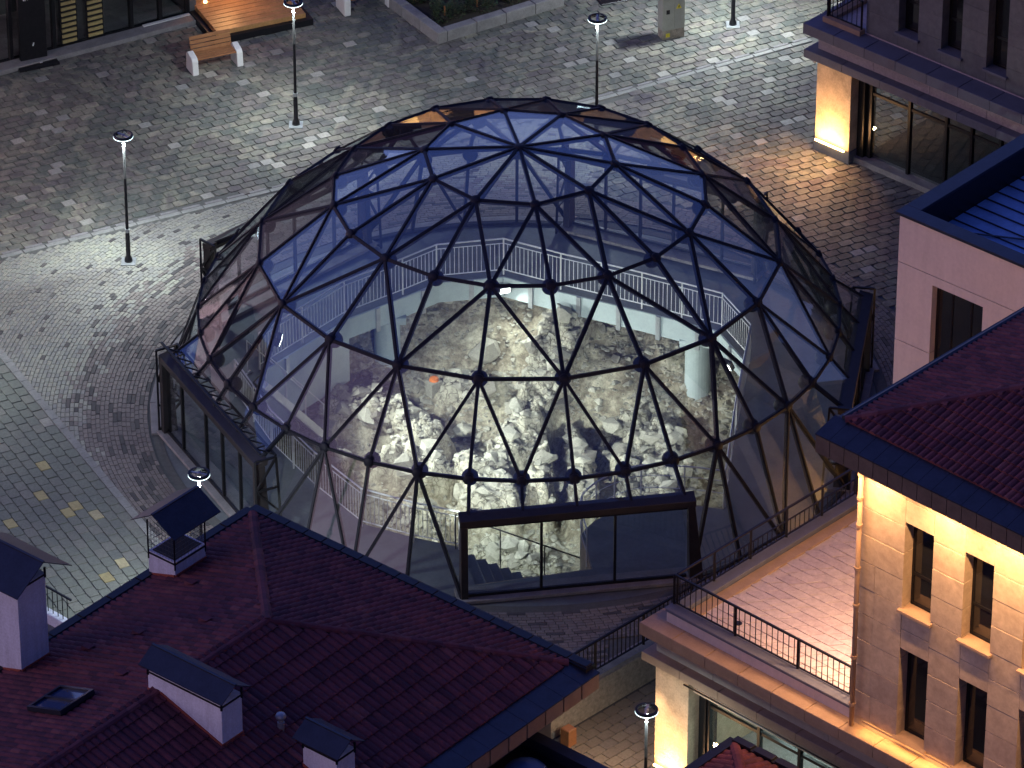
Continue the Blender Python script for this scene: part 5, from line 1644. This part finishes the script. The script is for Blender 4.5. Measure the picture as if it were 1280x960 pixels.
for k in range(25):
    a_ = .02 + k * .62
    obj('gutter_plate', MB().add([LP(WU + .02, a_, ze + .03), LP(WU + .02, a_ + .61, ze + .03), LP(WU - .66, a_ + .61, ze + .12), LP(WU - .66, a_, ze + .12),
                                  LP(WU + .02, a_, ze), LP(WU + .02, a_ + .61, ze), LP(WU - .66, a_ + .61, ze + .05), LP(WU - .66, a_, ze + .05)],
                                 [(3, 2, 1, 0), (4, 5, 6, 7), (1, 5, 4, 0), (2, 6, 5, 1), (3, 7, 6, 2), (0, 4, 7, 3)]), 'metal_navy', lb)
for (a_, b_) in (((0.0, 0.02), (WU - .3, 0.02)), ((0.02, .1), (0.02, WL))):
    obj('edge_trim', MB().bar(LP(a_[0] + .13, a_[1] + .10, ze + .08), LP(b_[0] + .13, b_[1] + .10, ze + .08), .30, .16), 'metal_black', lb)
    n = 18
    for k in range(n):
        p = Vector(LP(a_[0] + .12, a_[1] + .1, ze + .165)).lerp(Vector(LP(b_[0] + .12, b_[1] + .1, ze + .165)), k / n); q_ = Vector(LP(a_[0] + .12, a_[1] + .1, ze + .165)).lerp(Vector(LP(b_[0] + .12, b_[1] + .1, ze + .165)), (k + .97) / n)
        obj('trim_cap', MB().bar(p, q_, .22, .05), 'metal_black', lb, bevel=.015)
i0, i1 = IN, WU - .66
half = (i1 - i0) / 2
um = (i0 + i1) / 2; pk = z0 + half * tp
und = MB().add([LP(i0, i0, z0), LP(i1, i0, z0), LP(um, i0 + half, pk), LP(um, WL, pk), LP(i0, WL, z0), LP(i1, WL, z0)], [(0, 1, 2), (0, 2, 3, 4), (1, 5, 3, 2)])
obj('roof_deck', und, 'roof_under', lb)
fback = lambda s_, t_, h: LP(s_, i0 + t_ * cp - h * spn, z0 + t_ * spn + h * cp)
fleft = lambda s_, t_, h: LP(i0 + t_ * cp - h * spn, s_, z0 + t_ * spn + h * cp)
fright = lambda s_, t_, h: LP(i1 - t_ * cp + h * spn, s_, z0 + t_ * spn + h * cp)
hl = half / cp
roof_field(lb, fright, i0, WL, 0, hl, lambda s_, t_: s_ - i0 > t_ * cp - .08, 18, row=.42, colw=.19, limit=290, near=lambda s_, t_: abs(s_ - 4.5) + abs(t_ - 1.5))
roof_field(lb, fleft, i0, WL, 0, hl, lambda s_, t_: s_ - i0 > t_ * cp - .08, 18, row=.27, colw=.19, limit=0, name='left_tiles')
roof_field(lb, fback, i0, i1, 0, hl, lambda s_, t_: s_ - i0 > t_ * cp - .08 and i1 - s_ > t_ * cp - .08, 18, row=.27, colw=.19, limit=0, name='back_tiles')
ridge_caps(lb, LP(i0, i0, z0 + .03), LP(um, i0 + half, pk + .04), .12)
ridge_caps(lb, LP(i1, i0, z0 + .03), LP(um, i0 + half, pk + .04), .10)
ridge_caps(lb, LP(um, i0 + half - .1, pk + .03), LP(um, WL, pk + .03), .10)
for u, w in ((1.48, 3.74), (3.3, 5.24), (3.27, 7.86), (1.43, 7.0), (2.1, 6.1)):
    z = z0 + (u - i0) * tp
    obj('vent_tile', MB().add([LP(u - .02, w - .12, z + .06), LP(u - .02, w + .12, z + .06), LP(u + .22, w + .10, z + .17), LP(u + .22, w - .10, z + .17), LP(u - .02, w - .08, z + .15), LP(u - .02, w + .08, z + .15)],
                              [(4, 5, 2, 3), (0, 1, 5, 4), (1, 2, 5), (0, 4, 3)]), 'roof_tile', lb)
def roof_z(u, w): return z0 + min(u - i0, i1 - u, w - i0) * tp
def chimney(u0, u1, w0, w1, top, label, kind, cap='metal_navy', drop=.9, over=.16):
    zb = min(roof_z(u0, w0), roof_z(u1, w0), roof_z(u0, w1), roof_z(u1, w1)) - .15
    c = thing('chimney', label, 'chimney', LP((u0 + u1) / 2, (w0 + w1) / 2, zb))
    F = lambda u, w, z: LP(u, w, z)
    m = MB(); p = [(u0, w0), (u0, w1), (u1, w1), (u1, w0)]
    m.add([F(a, b, zb) for a, b in p] + [F(a, b, top) for a, b in p], [(3, 2, 1, 0), (4, 5, 6, 7)] + [(i, (i + 1) % 4, 4 + (i + 1) % 4, 4 + i) for i in range(4)])
    obj('stack', m, 'plaster_white', c)
    m = MB()
    for (a, b), (a2, b2) in zip(p, p[1:] + p[:1]):
        m.bar(F(a, b, top - .04), F(a2, b2, top - .04), .05, .035)
    obj('metal_band', m, 'metal_black', c)
    # skirting of red flashing that follows the roof
    m = MB()
    for (a, b), (a2, b2) in zip(p, p[1:] + p[:1]):
        n_ = 6
        for k in range(n_):
            A_, B_ = (a + (a2 - a) * k / n_, b + (b2 - b) * k / n_), (a + (a2 - a) * (k + 1) / n_, b + (b2 - b) * (k + 1) / n_)
            m.bar(F(*A_, roof_z(*A_) + .05), F(*B_, roof_z(*B_) + .05), .06, .12)
    obj('flashing', m, 'flashing_red', c)
    if kind == 'cage':
        h = .82
        for a, b in p: obj('cage_post', MB().bar(F(a, b, top - .2), F(a, b, top + h), .035, .035), 'metal_black', c)
        m = MB()
        for (a, b), (a2, b2) in zip(p, p[1:] + p[:1]):
            for k in range(1, 9): 
                q1 = (a + (a2 - a) * k / 9, b + (b2 - b) * k / 9)
                m.bar(F(*q1, top), F(*q1, top + h * .9), .006, .006)
            for k in range(1, 6): m.bar(F(a, b, top + h * k / 7), F(a2, b2, top + h * k / 7), .006, .006)
        obj('wire_mesh', m, 'cage_mesh', c)
        m = MB().add([F(u0 + .06, w0 + .06, top + .002), F(u0 + .06, w1 - .06, top + .002), F(u1 - .06, w1 - .06, top + .002), F(u1 - .06, w0 + .06, top + .002),
                      F(u0 + .06, w0 + .06, top + .012), F(u0 + .06, w1 - .06, top + .012), F(u1 - .06, w1 - .06, top + .012), F(u1 - .06, w0 + .06, top + .012)],
                     [(0, 3, 2, 1), (4, 5, 6, 7), (0, 1, 5, 4), (1, 2, 6, 5), (2, 3, 7, 6), (3, 0, 4, 7)])
        obj('flue', m, 'interior_dark', c)
        zt = top + h
    else:
        h = .13
        for a, b in p: obj('cap_post', MB().bar(F(a, b, top - .12), F(a, b, top + h), .05, .05), 'metal_black', c)
        zt = top + h
    # gabled sheet-metal cap: ridge along the longer side
    lon_u = (u1 - u0) > (w1 - w0)
    if kind == 'cage': lon_u = False
    a0, a1, b0, b1 = u0 - over, u1 + over, w0 - over, w1 + over
    rise = .34 * ((b1 - b0) if lon_u else (a1 - a0)) * .9
    if lon_u: rp = ((a0, (b0 + b1) / 2), (a1, (b0 + b1) / 2)); q1 = [(a0, b0), (a1, b0)]; q2 = [(a0, b1), (a1, b1)]
    else: rp = (((a0 + a1) / 2, b0), ((a0 + a1) / 2, b1)); q1 = [(a0, b0), (a0, b1)]; q2 = [(a1, b0), (a1, b1)]
    for q in (q1, q2):
        m = MB(); th = .02
        vs = [F(*q[0], zt), F(*q[1], zt), F(*rp[1], zt + rise), F(*rp[0], zt + rise)]
        m.add(vs + [(x, y, z_ + th) for x, y, z_ in vs], [(0, 1, 2, 3), (7, 6, 5, 4), (0, 4, 5, 1), (1, 5, 6, 2), (2, 6, 7, 3), (3, 7, 4, 0)])
        obj('cap_sheet', m, cap, c)
    obj('cap_ridge', MB().bar(F(*rp[0], zt + rise + .02), F(*rp[1], zt + rise + .02), .06, .03), cap, c)
    return c
chimney(-.35, .78, 7.45, 8.31, 6.97, 'tall white chimney with a dark gabled cap at the left edge', 'tall', over=.42)
chimney(.12, .92, 2.55, 3.55, 5.25, 'small chimney with an open wire cage under its dark peaked cap', 'cage', over=.26)
chimney(4.62, 6.71, 7.72, 8.35, 6.62, 'long white chimney block across the ridge with a long dark cap', 'long', over=.14)
chimney(8.05, 8.99, 6.75, 7.32, 5.72, 'short white chimney with dark cap at the bottom edge', 'short', over=.16)
# skylight on the left slope
sk = thing('skylight', 'blue roof window with two panes lying open on the left slope', 'roof window', LP(3.0, 9.4, roof_z(3.0, 9.4)))
def SK(a, b, h): u, w = 2.55 + a, 8.85 + b; return LP(u - h * spn, w, roof_z(u, 8) + h * cp)
for x0, y0, x1, y1 in ((0, 0, 1.0, .07), (0, .97, 1.0, 1.04), (0, .07, .07, .97), (.93, .07, 1.0, .97), (.07, .485, .93, .555)):
    obj('frame', MB().box(x0, y0, .09, x1, y1, .20, SK), 'metal_navy', sk)
for y0 in (.07, .555):
    obj('pane', MB().box(.07, y0, .13, .93, y0 + .415, .15, SK), 'skylight_glass', sk)
obj('kerb', MB().box(.02, .02, -.02, .98, 1.02, .089, SK), 'metal_black', sk)
vp = thing('vent_pipe', 'small pale vent pipe with a mushroom cap on the dark slope', 'vent', LP(7.09, 6.94, roof_z(7.09, 6.94)))
c_ = LP(7.09, 6.94, roof_z(7.09, 6.94) - .05)
obj('pipe', MB().lathe([(0, 0), (.075, 0), (.075, .26), (.06, .26), (.06, .36), (0, .36)], 14, c_), 'galvanised', vp, smooth=False)
obj('cap', MB().lathe([(0, .36), (.11, .37), (.12, .41), (.09, .47), (0, .49)], 16, c_), 'galvanised', vp, smooth=True)
# railing scrap at the far left beyond the roof
pr = thing('garden_wall', 'low white wall with a thin railing seen between the tall chimney and the roof edge', 'wall', (-11.6, -9.9, 0))
gf = frame(-12.3, -8.6, -43)
obj('wall', MB().cbox(0, 0, -.5, 2.4, .22, .28, .02, gf), 'plaster_white', pr)
for k in range(14): obj('baluster', MB().bar(gf(.05 + k * .17, .11, .28), gf(.05 + k * .17, .11, .95), .02, .02), 'metal_black', pr)
obj('rail', MB().bar(gf(0, .11, .96), gf(2.4, .11, .96), .04, .04), 'metal_black', pr)

# low annex with the dark flat roof under the corner, and the small hip roof at the bottom edge
af = frame(0.62, -19.15, -41)
an = thing('flat_annex', 'dark flat-roofed annex with a raised edge below the tiled roof corner', 'building', af(0, -2, -.88))
obj('wall', MB().box(-1.0, -3.4, -.88, 3.6, -.15, 3.15, af), 'facade_dark', an)
obj('parapet', MB().box(-1.2, -.30, 3.151, 3.8, .0, 3.5, af), 'metal_navy', an)
obj('parapet', MB().box(3.5, -3.6, 3.151, 3.8, -.301, 3.5, af), 'metal_navy', an)
obj('roof', MB().box(-1.2, -3.6, 3.151, 3.499, -.301, 3.22, af), 'metal_black', an)
tag(obj('tarp', MB().lathe([(0, .26), (.22, .22), (.42, .10), (.50, .0), (0, .0)], 14, af(.2, -1.0, 3.221)), 'blue_tarp', smooth=True), 'small blue heap of tarpaulin on the dark flat annex', 'tarpaulin')
# hip roof at the bottom edge
hx, hy = 4.64, -18.86
hf = frame(hx, hy, -42)
hb = thing('small_hip_roof', 'tip of another dark red hip roof poking up in front of the shop', 'roof', (hx, hy, -.88))
HZ = 3.2
obj('wall', MB().box(.5, -5.5, -.88, 5.5, -.5, HZ - .1, hf), 'facade_dark', hb)
obj('eave_band', MB().box(0, -6, HZ - .1, 6, 0, HZ, hf), 'metal_navy', hb)
for (a_, b_) in (((0, 0), (6, 0)), ((0, 0), (0, -6))):
    obj('edge_trim', MB().bar(hf(a_[0] + .08, a_[1] - .08, HZ + .07), hf(b_[0] + .08, b_[1] - .08, HZ + .07), .22, .14), 'metal_black', hb)
for k in range(9):
    obj('trim_cap', MB().bar(hf(.1 + k * .6, -.08, HZ + .16), hf(.62 + k * .6, -.08, HZ + .16), .2, .04), 'metal_black', hb, bevel=.01)
hz0 = HZ + .04; tph = math.tan(R(20)); cph, sph = math.cos(R(20)), math.sin(R(20))
obj('roof_deck', MB().add([hf(.2, -.2, hz0), hf(5.8, -.2, hz0), hf(5.8, -5.8, hz0), hf(.2, -5.8, hz0), hf(3, -3, hz0 + 2.8 * tph)], [(1, 0, 4), (2, 1, 4), (3, 2, 4), (0, 3, 4)]), 'roof_under', hb)
roof_field(hb, lambda s_, t_, h: hf(s_, -.2 - t_ * cph + h * sph, hz0 + t_ * sph + h * cph), .2, 5.8, 0, 3, lambda s_, t_: s_ - .2 > t_ * cph and 5.8 - s_ > t_ * cph, 20, row=.3, limit=0)
roof_field(hb, lambda s_, t_, h: hf(.2 + t_ * cph - h * sph, -s_, hz0 + t_ * sph + h * cph), .2, 5.8, 0, 3, lambda s_, t_: s_ - .2 > t_ * cph and 5.8 - s_ > t_ * cph, 20, row=.3, limit=0, name='left_tiles')
ridge_caps(hb, hf(.2, -.2, hz0 + .03), hf(3, -3, hz0 + 2.8 * tph + .04), .12)

# ================================================================== houses round the square, out of the picture but mirrored in the glass
def far_house(x, y, a, w, d, h, label, wall='facade_grey', seed=1, wash=None, wcol=(1.0, .48, .16)):
    f = frame(x, y, a); rr = random.Random(seed)
    t = thing('town_house', label, 'building', (x, y, 0), 'houses round the square beyond the picture')
    obj('wall', MB().box(0, 0, 0, w, d, h, f), wall, t)
    if wash: light_area('added_facade_wash', f(w / 2, -1.2, .5), f(w / 2, 0, h * .7), w * .8, wash, wcol, t, size_y=.1)  # added lamp without fixture, brightens the facade mirrored in the dome
    obj('roof', MB().add([f(-.6, -.6, h), f(w + .6, -.6, h), f(w + .6, d + .6, h), f(-.6, d + .6, h), f(w * .3, d / 2, h + 2.2), f(w * .7, d / 2, h + 2.2)],
                         [(0, 1, 5, 4), (1, 2, 5), (2, 3, 4, 5), (3, 0, 4), (3, 2, 1, 0)]), 'roof_tile', t)
    nf = int(h / 3.4); nw = int(w / 2.4)
    for j in range(nf):
        for i in range(nw):
            u0 = .8 + i * 2.4; z0_ = .9 + j * 3.4
            wd = obj('window', MB().box(u0, -.03, z0_, u0 + 1.1, -.001, z0_ + 1.9, f), 'lit_window' if rr.random() < .12 else 'window_glass', t)
    for i in range(0, 0 if wash else nw, 2):
        u0 = .2 + i * 2.4
        obj('pilaster', MB().box(u0, -.12, 0, u0 + .9, -.001, h - .5, f), 'pillar_stone', t)
        obj('led_bar', MB().box(u0 + .02, -.30, .3, u0 + .48, -.25, .36, f), 'warm_led', t)
        light_area('wash', f(u0 + .25, -.32, .42), f(u0 + .25, -.05, 3.0), .5, 130, WARM, t, size_y=.05)
far_house(-14.5, 33, -3, 20, 9, 8.5, 'long grey town house facing the square from behind', wall='pillar_stone', seed=2, wash=260)
far_house(8, 31, -12, 16, 9, 10, 'tall grey town house behind the electric cabinet', wall='pillar_stone', seed=3, wash=1100)
far_house(-18.0, 0.5, 93, 22, 9, 7.5, 'long pink-lit house beyond the left edge of the square', wall='plaster_pink', seed=4, wash=1500, wcol=(1.0, .66, .78))
